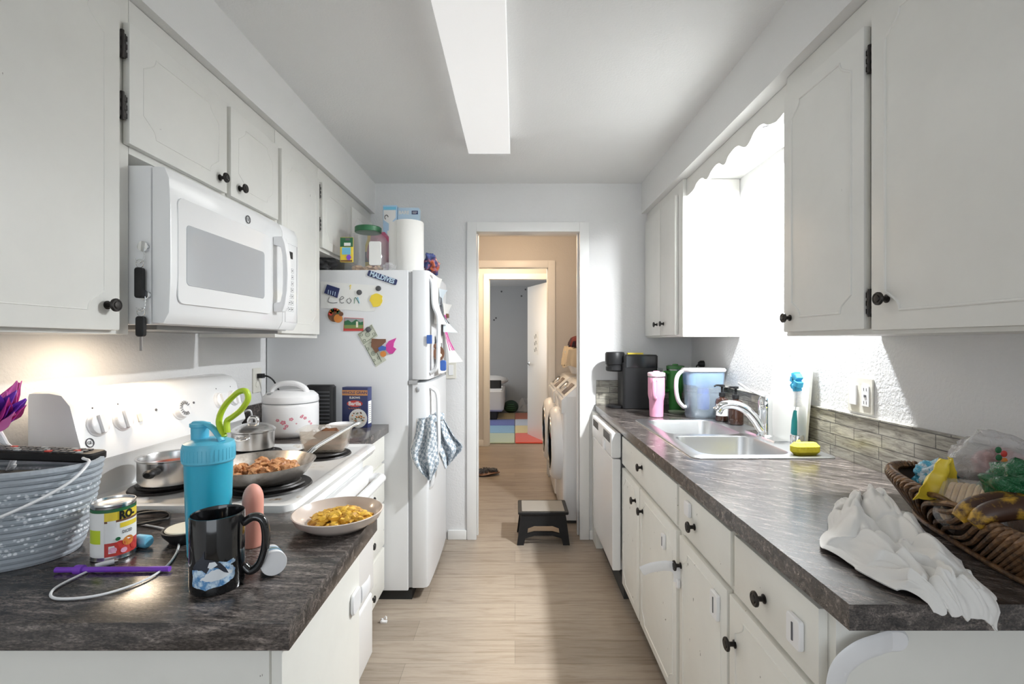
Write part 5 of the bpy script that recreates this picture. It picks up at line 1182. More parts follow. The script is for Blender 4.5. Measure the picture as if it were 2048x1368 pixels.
# tumblers
def tumbler(label, loc, m_, H_=0.262, rt=0.049, hs=-1, rim=None):
    t = thing('tumbler', label, 'tumbler', loc)
    MB().lathe([(0.034, 0), (0.037, 0.003), (0.0395, H_*0.36), (rt-0.002, H_*0.44), (rt, H_*0.50), (rt, H_*0.86)], 40).build('cup', m_, t, world=False)
    MB().lathe([(rt+0.0005, H_*0.86), (rt+0.0005, H_*0.885)], 40, close=True).build('steel_ring', M['steel'], t, world=False)
    lo = MB().lathe([(rt+0.001, H_*0.885), (rt+0.002, H_*0.90), (rt+0.002, H_*0.955), (rt-0.008, H_*0.97), (0, H_*0.97)], 40).build('lid', rim or m_, t, world=False)
    MB().lathe([(0.020, H_*0.97), (0.016, H_*0.995), (0, H_)], 24).build('lid_knob', m_, lo, world=False)
    ang = hs; dx, dy = math.cos(ang), math.sin(ang)
    hp_ = bez([(rt*dx*0.95, rt*dy*0.95, H_*0.80), ((rt+0.028)*dx, (rt+0.028)*dy, H_*0.82), ((rt+0.034)*dx, (rt+0.034)*dy, H_*0.74), ((rt+0.032)*dx, (rt+0.032)*dy, H_*0.52), ((rt+0.020)*dx, (rt+0.020)*dy, H_*0.42), (rt*dx*0.88, rt*dy*0.88, H_*0.43)], 6)
    MB().tube(hp_, 0.0095, 12, up=(-dy, dx, 0), flat=1.2).build('handle', m_, t, world=False)
    return t
pinkp = mat('pink_powder_coat', (0.80, 0.36, 0.52), 0.42); greenp = mat('green_powder_coat', (0.035, 0.20, 0.035), 0.35)
tumbler('tall pink handled tumbler at the far end of the sink', (0.795, 2.70, CT), pinkp, 0.258, 0.046, R(-115), mat('pale_pink', (0.85, 0.62, 0.70), 0.4))
tumbler('tall dark green handled tumbler behind the water pitcher', (0.995, 2.98, CT), greenp, 0.285, 0.052, R(-160), mat('green_lid', (0.05, 0.16, 0.05), 0.15))
o = simple('small_grey_dish', 'small pale green dish between tumbler and pitcher', 'dish', (0.955, 2.84, CT), MB().lathe([(0.04, 0), (0.048, 0.012), (0.044, 0.012), (0, 0.006)], 28), mat('pale_green_dish', (0.35, 0.42, 0.30), 0.4))
o = simple('glass_jar', 'small clear glass standing behind the pink tumbler', 'glass', (0.925, 3.12, CT), MB().lathe([(0.03, 0), (0.036, 0.25), (0.034, 0.25), (0.028, 0.004), (0, 0.003)], 28), clear('jar_glass', (0.8, 0.82, 0.84), 0.3, 0.05))
# pitcher
pi_ = thing('water_filter_pitcher', 'clear blue water filter pitcher with white lid on the right worktop', 'pitcher', (1.045, 2.665, CT))
shell([sqloop(0.086, 0.052, 0.03, 0.0), sqloop(0.092, 0.058, 0.035, 0.012), sqloop(0.100, 0.063, 0.04, 0.15), sqloop(0.108, 0.066, 0.042, 0.262)], False).build('jug', clear('pitcher_plastic', (0.62, 0.74, 0.86), 0.30, 0.05), pi_, world=False)
shell([sqloop(0.082, 0.050, 0.03, 0.006), sqloop(0.088, 0.055, 0.034, 0.014), sqloop(0.094, 0.059, 0.038, 0.137), sqloop(0.09, 0.055, 0.038, 0.1375)]).build('water', clear('pitcher_water', (0.16, 0.20, 0.24), 0.42, 0.03), pi_, world=False)
shell([sqloop(0.070, 0.048, 0.03, 0.168), sqloop(0.099, 0.061, 0.038, 0.185), sqloop(0.105, 0.063, 0.04, 0.255)]).build('reservoir', clear('pitcher_blue', (0.12, 0.36, 0.66), 0.62, 0.1), pi_, world=False)
MB().lathe([(0.026, 0.045), (0.032, 0.05), (0.034, 0.12), (0.030, 0.165), (0.02, 0.19), (0, 0.20)], 28, Matrix.Translation((0.0, 0, 0))).build('filter', mat('filter_blue', (0.02, 0.09, 0.62), 0.3), pi_, world=False)
shell([sqloop(0.112, 0.070, 0.045, 0.258), sqloop(0.114, 0.072, 0.046, 0.266), sqloop(0.108, 0.066, 0.046, 0.276)]).build('lid', M['white_plastic'], pi_, world=False)
MB().tube(bez([(-0.100, 0, 0.258), (-0.128, 0, 0.250), (-0.148, 0, 0.215), (-0.150, 0, 0.15), (-0.138, 0, 0.095), (-0.112, 0, 0.062), (-0.096, 0, 0.06)], 6), 0.011, 12, up=(0, 1, 0), flat=1.4).build('handle', M['white_plastic'], pi_, world=False)
# soap bottles
soapb = mat('brown_glass', (0.035, 0.015, 0.010), 0.08, coat=0.5)
for (x, y, lb_, r_, lblc) in ((1.108, 2.41, 'dark brown pump soap bottle standing on the sink rim by the faucet', 0.036, None), (1.085, 2.515, 'dark pump soap bottle with pale label behind the other one', 0.034, M['paper'])):
    t = thing('soap_bottle', lb_, 'soap bottle', (x, y, CT+0.0065))
    MB().lathe([(r_*0.9, 0), (r_, 0.004), (r_, 0.10), (r_*0.85, 0.115), (r_*0.4, 0.124), (r_*0.4, 0.132)], 32).build('bottle_body', soapb, t, world=False)
    mb = MB(); mb.lathe([(0.016, 0.130), (0.016, 0.148), (0.006, 0.150), (0.006, 0.178), (0.014, 0.180), (0.014, 0.190), (0, 0.192)], 20); mb.tube([(0, 0, 0.186), (-0.035, -0.01, 0.188), (-0.045, -0.012, 0.182)], 0.005, 8); mb.build('pump', M['black'], t, world=False)
    if lblc: 
        mb = MB(); patch(mb, lblc, a0_of((x, y)), r_+0.0006, -0.035, 0.03, 0.03, 0.09); mb.build('label_patch', None, t, world=False)
# things on the corner wall
t = thing('black_wall_plug', 'black round plug in the right wall near the far corner', 'plug', (XR-0.0005, 3.02, 1.185)); MB().lathe([(0.022, 0), (0.022, 0.02), (0.014, 0.032), (0, 0.033)], 20, Matrix.Rotation(-PI/2, 4, 'Y')).build('plug_body', M['black'], t, world=False)
MB().tube(bez([(-0.03, 0, 0), (-0.045, 0, -0.02), (-0.03, 0, -0.09), (-0.02, 0.02, -0.2), (-0.02, 0.03, -0.275)], 6), 0.004, 8).build('cord', M['black'], t, world=False)
# cutting board leaning on the wall
cbm = mat('cutting_board_white', (0.82, 0.82, 0.78), 0.35)
bm_ = bmesh.new()
cbt = thing('cutting_board', 'white plastic cutting board leaning on the wall behind the sink', 'cutting board', (1.145, 2.02, CT+0.006))
def board():
    mb = MB(); W2, Hh, th = 0.140, 0.385, 0.010
    o = rloop(-W2, W2, 0, Hh, 0.02, 0, 5); i = rloop(-0.022, 0.022, Hh-0.045, Hh-0.027, 0.0085, 0, 4)
    bm = bmesh.new(); es = []
    for lp_ in (o, i):
        vs = [bm.verts.new(p) for p in lp_]; es += [bm.edges.new((vs[k], vs[(k+1) % len(vs)])) for k in range(len(vs))]
    bmesh.ops.triangle_fill(bm, edges=es, use_beauty=True); r_ = bmesh.ops.extrude_face_region(bm, geom=bm.faces[:]); 
    for v in [g for g in r_['geom'] if isinstance(g, bmesh.types.BMVert)]: v.co.z += th
    bm.verts.index_update(); mb.add([tuple(v.co) for v in bm.verts], [tuple(v.index for v in f.verts) for f in bm.faces]); bm.free(); return mb
o = board().build('board', cbm, cbt, world=False, angle=30)
tl = math.asin(0.030/0.385)
cbt.rotation_euler = (0, 0, 0)
# local x -> world +y, local y -> up leaning to +x, local z -> towards -x
Mx = Matrix(((0, math.sin(tl), -math.cos(tl), 0), (1, 0, 0, 0), (0, math.cos(tl), math.sin(tl), 0), (0, 0, 0, 1))); o.matrix_basis = Mx
# bottle brush
br_ = thing('bottle_brush', 'teal handled bottle brush with blue foam tip standing by the cutting board', 'brush', (1.105, 1.905, CT+0.0065))
MB().tube([(0, 0, 0.0), (0, 0, 0.02), (0.002, 0, 0.05), (0.004, 0, 0.10), (0.006, 0, 0.135), (0.008, 0, 0.142)], [0.011, 0.011, 0.014, 0.0125, 0.008, 0.007], 16, flat=0.75).build('handle', mat('teal_plastic', (0.01, 0.26, 0.28), 0.35), br_, world=False)
MB().cyl((0.008, 0, 0.14), (0.018, 0, 0.245), 0.0018, seg=8).build('wire_stem', M['steel'], br_, world=False)
mb = MB(); random.seed(1)
for k in range(260):
    z = 0.155+0.07*k/260; a = k*2.4; c_ = Vector((0.0085+0.1*(z-0.14), 0, z)); mb.cyl(c_, c_+Vector((0.022*math.cos(a), 0.022*math.sin(a), 0.003)), 0.0005, seg=3)
o = mb.build('bristles', M['white_plastic'], br_, world=False, smooth=False); o['kind'] = 'stuff'
foam = mat('blue_foam', (0.06, 0.40, 0.66), 0.9)
for k in range(6):
    a = k*PI/3+0.3; T = Matrix.Translation((0.012+0.016*math.cos(a)*0.4, 0.022*math.cos(a), 0.256+0.022*math.sin(a))) @ Matrix.Rotation(a, 4, 'X'); MB().rbox((-0.013, -0.013, -0.011), (0.013, 0.016, 0.011), 0.004, T).build('foam_petal', foam, br_, world=False)
# sponge
sm = speckle('yellow_sponge', (0.80, 0.66, 0.02), (0.88, 0.76, 0.06), 90, 0.9, 0.3, 0.5, 0.5)
mb = MB(); mb.rbox((-0.052, -0.024, 0), (0.052, 0.024, 0.044), 0.022, chamf=0.012, seg=6); simple('sponge', 'bright yellow sponge at the near corner of the sink', 'sponge', (1.066, 1.765, CT+0.0065), mb, sm, rz=R(4))

# ---------------- wicker basket
WB = (1.0, 0.965, CT); rzb = -R(14.5)
wk = thing('wicker_basket', 'dark brown wicker basket of bread at the right end of the worktop', 'basket', WB, rzb)
wm = speckle('brown_wicker', (0.035, 0.016, 0.008), (0.27, 0.14, 0.06), 60, 0.38, 0.35, 0.68, 0.4)
wd = mat('dark_wicker', (0.03, 0.015, 0.008), 0.6)
def sup(t_, a, b, n_=3.2): c_, s_ = math.cos(t_), math.sin(t_); return (a*math.copysign(abs(c_)**(2/n_), c_), b*math.copysign(abs(s_)**(2/n_), s_))
def wring(f, z, da=0):
    return [(*sup(2*PI*k/80, 0.085+0.040*f+da, 0.225+0.085*f+da), z) for k in range(80)]
lv_ = [(0, 0.004), (0.35, 0.03), (0.7, 0.06), (1.0, 0.088)]
mb = MB(); lo_ = [wring(f, z) for f, z in lv_]+[wring(f, z, -0.006) for f, z in lv_[::-1]]
n = 80; v_ = sum(lo_, []); f_ = [(j*n+i, j*n+(i+1) % n, (j+1)*n+(i+1) % n, (j+1)*n+i) for j in range(len(lo_)-1) for i in range(n)]; f_.append(tuple(range((len(lo_)-1)*n, len(lo_)*n))); f_.append(tuple(range(n))[::-1])
mb.add(v_, f_); mb.build('basket_wall', wd, wk, world=False)
mb = MB(); NS_ = 104
for k in range(NS_):
    t_ = 2*PI*k/NS_; pts = []
    for j, (f, z, dt, da) in enumerate(((0.0, 0.006, -0.30, 0.004), (0.35, 0.032, -0.19, 0.006), (0.7, 0.062, -0.08, 0.008), (0.95, 0.085, 0.0, 0.010), (1.0, 0.100, 0.06, 0.002), (1.0, 0.092, 0.10, -0.012))):
        x, y = sup(t_+dt, 0.085+0.040*f+da, 0.225+0.085*f+da); pts.append((x, y, z))
    mb.tube(bez(pts, 3), [0.0036, 0.0036, 0.004, 0.0044, 0.0048, 0.005, 0.0052, 0.0054, 0.0056, 0.0058, 0.006, 0.006, 0.0058, 0.0054, 0.005, 0.0045], 7)
mb.build('woven_rim', wm, wk, world=False)
mb = MB(); mb.tube(wring(0.05, 0.007, 0.008), 0.006, 8, closed=True); mb.build('base_ring', wm, wk, world=False)
def inb(x, y, z): v_ = Matrix.Rotation(rzb, 4, 'Z') @ Vector((x, y, 0)); return (WB[0]+v_.x, WB[1]+v_.y, CT+z)
# bread
M['crinkle_film'] = crinkle(clear('crinkled_film', (0.9, 0.9, 0.92), 0.25, 0.08))
crust = speckle('bread_crust', (0.42, 0.18, 0.06), (0.62, 0.34, 0.14), 14, 0.6); crumb = speckle('bread_slice', (0.66, 0.44, 0.22), (0.78, 0.58, 0.34), 40, 0.8)
def sheetbag(name, parent, r_, seed, sc3, T, m_, amp=0.35, freq=2.2):
    vs, fs = blob(r_, seed, amp, freq, 4, sc3); return MB().add(vs, fs, T).build(name, m_, parent, world=False, angle=75)
# yellow bag of sliced bread
p = inb(-0.060, -0.01, 0.026); yb = thing('sliced_bread_bag', 'yellow and clear bag of sliced bread at the middle of the wicker basket', 'bread', p, R(8)); yb.scale = (0.88, 0.88, 0.88)
T = Matrix.Translation((0, 0, 0.055)) @ Matrix.Rotation(R(38), 4, 'Y') @ Matrix.Rotation(R(-12), 4, 'X')
for k in range(7): MB().rbox((-0.055, -0.050+k*0.0135, -0.050), (0.055, -0.0385+k*0.0135, 0.050), 0.018, T, axis=1).build('slice', crumb if k else crust, yb, world=False)
MB().rbox((-0.062, -0.057, -0.057), (0.062, 0.052, 0.057), 0.022, T, axis=1, chamf=0.004).build('clear_bag', M['crinkle_film'], yb, world=False)
mb = MB(); mb.use(M['paper']); mb.prism([(-0.060, -0.052), (0.030, -0.052), (-0.055, 0.045)], -0.0592, -0.0585, T, plane='xz'); mb.use(C['yellow']); mb.prism([(0.030, -0.054), (0.045, -0.054), (-0.045, 0.052), (-0.058, 0.046)], -0.0595, -0.0586, T, plane='xz')
mb.use(M['ink']); random.seed(9)
for k in range(26):
    x = -0.055+random.random()*0.05; z = -0.045+random.random()*(0.06-(x+0.055)); mb.box((x, -0.0600, z), (x+random.uniform(0.003, 0.010), -0.0592, z+0.0016), T)
mb.build('printed_label', None, yb, world=False, smooth=False)
mb = MB(); mb.use(C['yellow'])
def fy(u, v_): 
    w_ = 0.018+0.05*v_; return ((u-0.5)*2*w_-0.040+0.03*(1-v_), 0.062+0.008*math.sin(u*9)+0.012*noise.noise(Vector((u*4, v_*4, 3))), 0.070+0.095*(1-v_)+0.012*noise.noise(Vector((u*5, v_*3, 1))))
mb.grid(fy, 12, 8); mb.build('gathered_neck', None, yb, world=False, solid=0.0015)
mb = MB(); mb.use(C['yellow']); mb.rbox((0.020, -0.0605, -0.040), (0.062, -0.0592, 0.056), 0.01, T, axis=1, chamf=0.0003); mb.use(M['ink'])
for k in range(5): mb.box((0.028+0.006*k, -0.0612, -0.025+0.006*k), (0.032+0.006*k, -0.0606, 0.045-0.006*k), T)
mb.build('yellow_panel', None, yb, world=False, smooth=False)
# blue bag
p = inb(-0.035, 0.185, 0.045); bb = thing('blue_bread_bag', 'blue and clear crumpled bag at the far tip of the wicker basket', 'bag', p)
sheetbag('bag', bb, 0.046, 31, (0.95, 0.9, 1.0), Matrix.Translation((0, 0, 0.045)), crinkle(speckle('blue_film', (0.10, 0.45, 0.66), (0.60, 0.72, 0.80), 22, 0.18, 0.5, 0.56, 0)), 0.3)
# clear bag with dots
p = inb(0.045, 0.125, 0.05); cbg = thing('clear_bread_bag', 'clear bag printed with coloured dots behind the yellow bread bag', 'bag', p)
sheetbag('clear_film', cbg, 0.075, 41, (1.1, 0.9, 0.85), Matrix.Translation((0, 0, 0.10)), crinkle(clear('milky_film', (0.80, 0.80, 0.82), 0.40, 0.12)), 0.3, 2.0)
sheetbag('contents', cbg, 0.045, 42, (1.2, 0.8, 0.8), Matrix.Translation((0.012, 0, 0.095)), mat('pink_ham', (0.38, 0.12, 0.11), 0.4), 0.2)
for k, (x, z, c_) in enumerate(((-0.055, 0.142, 'green'), (-0.043, 0.134, 'red'), (-0.054, 0.126, 'green'), (-0.042, 0.119, 'orange'), (-0.045, 0.105, 'blue'), (-0.035, 0.096, 'yellow'))):
    MB().ball((x, -0.062, z), (0.007, 0.002, 0.007)).build('printed_dot', C[c_], cbg, world=False)
# green bag loaf
p = inb(0.03, -0.125, 0.02); gb = thing('green_bread_bag', 'green and clear bag with brown loaf at the near end of the wicker basket', 'bread', p, R(-8))
T = Matrix.Translation((0, 0, 0.080)) @ Matrix.Rotation(R(-22), 4, 'Y')
MB().rbox((-0.075, -0.045, -0.05), (0.10, 0.09, 0.05), 0.03, T, chamf=0.02).build('loaf', crust, gb, world=False)
MB().rbox((-0.082, -0.052, -0.056), (0.108, 0.097, 0.057), 0.034, T, chamf=0.02).build('clear_bag', M['crinkle_film'], gb, world=False)
vs, fs = blob(0.055, 51, 0.4, 2.0, 4, (1.0, 1.1, 0.8)); MB().add(vs, fs, Matrix.Translation((-0.045, 0.065, 0.125))).build('green_wrap', crinkle(mat('green_film', (0.01, 0.10, 0.035), 0.18)), gb, world=False, angle=75)
mb = MB(); mb.use(C['green']); mb.rbox((0.0, -0.0545, -0.058), (0.10, 0.06, -0.030), 0.02, T, chamf=0.002); mb.use(M['paper']); mb.prism([(0.0, 0.005), (0.035, 0.02), (0.045, -0.02), (0.02, -0.035)], -0.0545, -0.053, T, plane='xz'); mb.build('printed_label', None, gb, world=False, smooth=False)
# banana
bn = thing('banana', 'overripe brown and yellow banana on the near rim of the wicker basket', 'banana', (0.905, 0.86, 1.005))
bm2 = speckle('ripe_banana', (0.05, 0.02, 0.01), (0.62, 0.36, 0.03), 16, 0.45, 0.46, 0.60, 0.1)
for k in range(2):
    pts = bez([(-0.078, 0.006+0.03*k, -0.010), (-0.055, 0+0.03*k, 0.012), (0.0, -0.006+0.03*k, 0.024), (0.055, -0.02+0.03*k, 0.020), (0.10, -0.035+0.03*k, 0.004)], 6)
    n_ = len(pts); MB().tube(pts, [0.020*math.sin(PI*(0.10+0.84*i/(n_-1)))**0.5 for i in range(n_)], 18).build('fruit', bm2, bn, world=False)
# ---------------- crumpled towel at the worktop end
tc = mat('grey_cloth', (0.76, 0.745, 0.72), 0.92, sheen=0.3); bump(tc, noise_tex(tc, texco(tc), 420, 2), 0.25, 0.0006)
def spine(v_):
    P_ = [(0.87, 1.205, 0.055), (0.835, 1.12, 0.085), (0.775, 1.02, 0.095), (0.725, 0.93, 0.108), (0.710, 0.85, 0.092), (0.70, 0.785, 0.068), (0.71, 0.742, 0.052)]
    k = v_*(len(P_)-1); i = min(int(k), len(P_)-2); fr = k-i; fr = fr*fr*(3-2*fr); return [P_[i][j]+(P_[i+1][j]-P_[i][j])*fr for j in range(3)]
def tf(u, v_):
    cx_, cy_, w_ = spine(v_); s_ = (u-0.5)*2
    ed = 1+0.13*noise.noise(Vector((v_*5, s_*2, 7.7)))
    tilt = -0.25
    x = cx_+s_*w_*ed; y = cy_+s_*w_*tilt
    q = 1-abs(s_)**2.2
    f1 = abs(math.sin(s_*3.3+2.6*noise.noise(Vector((v_*2.2, s_, 0.3)))+v_*2.0))
    f2 = abs(noise.noise(Vector((s_*2.6+v_*1.2, v_*4.2, 1.7))))
    f3 = abs(noise.noise(Vector((s_*5.0-v_*3, v_*8.5, 4.1))))
    amp = 0.022+0.024*math.exp(-((v_-0.30)/0.28)**2)
    h_ = 0.006+amp*q*(0.35+0.8*f1+0.9*f2)+0.022*f3*(0.3+q)
    x += 0.012*noise.noise(Vector((v_*7, s_*3, 2.2))); y += 0.014*noise.noise(Vector((v_*6, s_*4, 9.2)))
    z = CT+h_
    ye = 0.765
    if y < ye+0.012:
        d_ = ye+0.012-y; z = CT+h_*max(0.25, 1-d_/0.03)-max(0, d_-0.012)*0.9; y = ye+0.012-min(d_, 0.020)-0.10*max(0, d_-0.02)-0.3*h_*min(1, d_/0.02)*0.6
    return (x, y, z)
mb = MB().grid(tf, 90, 110); o = mb.build('kitchen_towel', tc, None, solid=0.0025, angle=70); tag(o, 'crumpled greyish white kitchen towel hanging over the right worktop end', 'towel')

# ---------------- child locks
def strap(label, pts, w_, pads, m_=M['white_plastic']):
    t = thing('child_lock', label, 'child lock', pts[0])
    mb = MB(); path = bez(pts, 6); n_ = len(path); vs = []
    for p in path: pass
    MB().tube(path, w_, 12, flat=0.16, up=pads['up']).build('strap', m_, t)
    for a, b in pads['boxes']: MB().rbox(a, b, 0.012, axis=0, chamf=0.003).build('pad', m_, t)
    return t
strap('white strap lock sticking out into the aisle below a lower door knob', [(0.540, 1.585, 0.532), (0.540, 1.585, 0.560), (0.527, 1.585, 0.579), (0.50, 1.59, 0.583), (0.455, 1.60, 0.572), (0.425, 1.61, 0.555)], 0.017, dict(up=(0, 1, 0), boxes=[((0.532, 1.575, 0.51), (0.5445, 1.60, 0.545))]))
t = thing('child_lock', 'large white curved strap lock hooked round the right cabinet corner', 'child lock', (0.56, 0.83, 0.78))
mb = MB(); path = bez([(0.553, 0.836, 0.66), (0.553, 0.830, 0.72), (0.558, 0.822, 0.765), (0.585, 0.818, 0.795), (0.625, 0.824, 0.805), (0.652, 0.832, 0.806)], 6)
mb.tube(path, [0.015+0.004*min(1, i/14) for i in range(len(path))], 14, flat=0.16, up=(0, 1, 0)); mb.build('strap', M['white_plastic'], t)
MB().rbox((0.632, 0.830, 0.786), (0.684, 0.841, 0.826), 0.024, axis=1).build('pad', M['white_plastic'], t)
def latch(label, y, z, h_=0.055, w_=0.04, slot=True):
    t = thing('latch_plate', label, 'latch', (0.545, y, z)); MB().rbox((-0.011, -w_/2, -h_/2), (-0.0005, w_/2, h_/2), 0.006, axis=0).build('plate', M['white_plastic'], t, world=False)
    if slot: MB().box((-0.0125, -0.002, -h_*0.3), (-0.0105, 0.002, h_*0.3)).build('slot', M['ink'], t, world=False, smooth=False)
latch('white latch plate with slot on the near right drawer', 0.925, 0.767, 0.058, 0.045); latch('small white latch plate high on the second lower door', 1.745, 0.60, 0.055, 0.03); latch('white latch plate below the far drawer lock above a door knob', 1.50, 0.802, 0.045, 0.04, False); latch('white latch plate beside the nearest lower door knob', 1.295, 0.615, 0.07, 0.045)
t = thing('child_lock', 'white strap lock on the left cabinet below the mug', 'child lock', (-0.355, 1.06, 0.75))
MB().rbox((-0.3595, 1.045, 0.722), (-0.352, 1.10, 0.770), 0.014, axis=0).build('pad', M['white_plastic'], t)
MB().tube(bez([(-0.352, 1.10, 0.745), (-0.348, 1.13, 0.745), (-0.352, 1.16, 0.742)], 5), 0.02, 10, flat=0.14, up=(1, 0, 0)).build('strap', M['white_plastic'], t)

# ---------------- step stool
ss = thing('step_stool', 'black folding step stool with grey top in the doorway', 'step stool', (0.185, 3.24, 0))
MB().rbox((-0.165, -0.125, 0.200), (0.165, 0.125, 0.218), 0.012).build('top', M['black'], ss, world=False)
MB().rbox((-0.140, -0.105, 0.2175), (0.140, 0.105, 0.2205), 0.006, chamf=0.001).build('grip_pad', mat('grip_grey', (0.30, 0.28, 0.25), 0.7), ss, world=False)
for s_ in (-1, 1):
    # side frame: a panel with splayed legs and a cut-out, seen at front and back
    y = s_*0.108
    pol = [(-0.145, 0.200), (0.145, 0.200), (0.150, 0.17), (0.172, 0.0), (0.128, 0.0), (0.118, 0.045), (0.06, 0.062), (-0.06, 0.062), (-0.118, 0.045), (-0.128, 0.0), (-0.172, 0.0), (-0.150, 0.17)]
    hole = [(-0.105, 0.075), (-0.06, 0.088), (0.06, 0.088), (0.105, 0.075), (0.10, 0.110), (0.06, 0.125), (-0.06, 0.125), (-0.10, 0.110)]
    bm = bmesh.new(); es = []
    for lp_ in (pol, hole):
        vs = [bm.verts.new((a, 0, b)) for a, b in lp_]; es += [bm.edges.new((vs[k], vs[(k+1) % len(vs)])) for k in range(len(vs))]
    bmesh.ops.triangle_fill(bm, edges=es, use_beauty=True); r_ = bmesh.ops.extrude_face_region(bm, geom=bm.faces[:])
    for v in [g for g in r_['geom'] if isinstance(g, bmesh.types.BMVert)]: v.co.y += 0.014
    bm.verts.index_update(); mb = MB(); mb.add([tuple(v.co) for v in bm.verts], [tuple(v.index for v in f.verts) for f in bm.faces], Matrix.Translation((0, y-0.007, 0))); bm.free()
    mb.build('leg_frame', M['black'], ss, world=False, smooth=False)
    mb = MB(); mb.rbox((s_*0.140-0.008, -0.105, 0.06), (s_*0.140+0.008, 0.105, 0.19), 0.006); mb.build('side_panel', M['black'], ss, world=False)
# scrap on the floor
t = simple('white_clip', 'tiny white plastic scrap on the floor beside the left drawers', 'scrap', (-0.62, 2.27, 0.0), MB().tube([(0.012*math.cos(k*PI/6), 0.012*math.sin(k*PI/6), 0.012+0.01*math.sin(k)) for k in range(10)], 0.003, 6).rbox((-0.016, -0.012, 0), (0.016, 0.004, 0.008), 0.003), M['white_plastic'])

# ================================================================== laundry
def machine(label, y, topc):
    t = thing('washing_machine', label, 'washing machine', (0.72, y, 0), 0, 'laundry machines beyond the doorway')
    X0 = -0.385; bodym = M['white']
    MB().rbox((X0, -0.30, 0.02), (0.36, 0.30, 0.93), 0.03).build('body', bodym, t, world=False)
    pr = [(X0-0.012, 0.80), (X0-0.012, 0.90), (X0+0.125, 1.025), (0.36, 1.035), (0.36, 0.80)]
    mb = MB().prism(pr, -0.2992, 0.2992, plane='xz'); cpn_ = mb.build('control_panel', bodym, t, world=False, bevel=0.008)
    sl_ = Vector((0.137, 0, 0.125)).normalized(); nn = Vector((-0.125, 0, 0.137)).normalized(); o0 = Vector((X0-0.012, 0, 0.90))
    T = Matrix.Identity(4); T.col[0] = (0, -1, 0, 0); T.col[1] = (*sl_, 0); T.col[2] = (*(-1*Vector((0, -1, 0)).cross(sl_)*-1), 0); T.col[3] = (*o0, 1)
    if T.col[2].xyz.dot(nn) < 0: T.col[2] = (*nn, 0)
    MB().rbox((0.02, 0.035, 0.0), (0.20, 0.15, 0.004), 0.008, T).build('display', mat('display_brown', (0.20, 0.13, 0.08), 0.15), cpn_, world=False)
    MB().lathe([(0.038, 0), (0.038, 0.012), (0.03, 0.018), (0, 0.018)], 28, T @ Matrix.Translation((-0.08, 0.09, 0))).build('dial', M['steel'], cpn_, world=False)
    MB().rbox((-0.27, 0.05, 0.0), (-0.14, 0.14, 0.003), 0.008, T).build('program_panel', C['darkgrey'], cpn_, world=False)
    DT = Matrix.Translation((X0, 0, 0.53)) @ Matrix.Rotation(-PI/2, 4, 'Y')
    dd = MB().lathe([(0.285, -0.005), (0.283, 0.025), (0.272, 0.055), (0.25, 0.075), (0.225, 0.078), (0.205, 0.070)], 56, DT).build('door', M['white_plastic'], t, world=False)
    MB().lathe([(0.208, 0.070), (0.16, 0.045), (0.10, 0.03), (0, 0.025)], 48, DT).build('door_glass', mat('door_glass_dark', (0.05, 0.055, 0.06), 0.1), dd, world=False)
    MB().lathe([(0.212, 0.068), (0.210, 0.079), (0.200, 0.079), (0.200, 0.066)], 48, DT, ).build('chrome_ring', M['steel'], dd, world=False)
    MB().rbox((X0+0.02, -0.29, 0.0), (0.34, 0.29, 0.02), 0.02).build('foot_base', M['gap'], t, world=False)
    return t
machine('white front-loading machine nearest the doorway in the laundry', 3.80, 0)
machine('white front-loading machine standing behind the nearer one', 4.375+0.02-0.0+0.0, 0) if False else None
t1 = [o for o in bpy.data.objects if o.name.startswith('washing_machine')][0]
t2 = tree(t1); t2.location = (0.72, 4.375-0.0+0.125, 0); t2['label'] = 'white front-loading machine standing behind the nearer one, lit warm'
t2.location.y = 3.80+0.607; t1.location.x = 0.735; t2.location.x = 0.725
# laundry basket with clothes
lbx = thing('laundry_basket', 'white plastic laundry basket on top of the laundry machine', 'laundry basket', (0.66, 4.25, 1.038))
MB().lathe([(0.13, 0), (0.16, 0.01), (0.20, 0.09), (0.22, 0.20), (0.228, 0.205), (0.215, 0.205), (0.15, 0.012), (0, 0.006)], 40, sy=0.85).build('tub', M['white_plastic'], lbx, world=False)
mb = MB()
for k in range(5): mb.rbox((-0.02+0.03*k-0.06, -0.195, 0.06), (-0.005+0.03*k-0.06, -0.15, 0.085), 0.004)
mb.build('vent_holes', C['darkgrey'], lbx, world=False)
def drape(name, label, loc, m_, w_, d_, h_, drop, seed):
    off = Vector((seed, seed*2, 0))
    def f_(u, v_):
        x, y = (u-.5)*2, (v_-.5)*2; rr_ = max(abs(x), abs(y)); z = h_*(1-rr_*rr_)+0.03*noise.noise(Vector((x*2.5, y*2.5, 0))+off)
        e_ = max(0, rr_-0.72)/0.28; z -= drop*e_; sc_ = 1-0.22*e_
        wv = 1+0.05*math.sin((x-y)*22+seed)*e_
        return (x*w_*sc_*wv, y*d_*sc_*wv, z)
    return simple(name, label, 'clothes', loc, MB().grid(f_, 50, 50), m_, solid=0.004)
drape('cream_blanket', 'cream blanket hanging over the laundry basket', (0.66, 4.25, 1.255), mat('cream_fabric', (0.62, 0.52, 0.38), 0.95), 0.285, 0.27, 0.03, 0.14, 3)
drape('dark_red_clothes', 'dark red clothes heaped on the cream blanket', (0.68, 4.25, 1.315), speckle('red_fabric', (0.16, 0.02, 0.02), (0.03, 0.02, 0.03), 7, 0.95, 0.42, 0.52), 0.24, 0.22, 0.07, 0.03, 8)
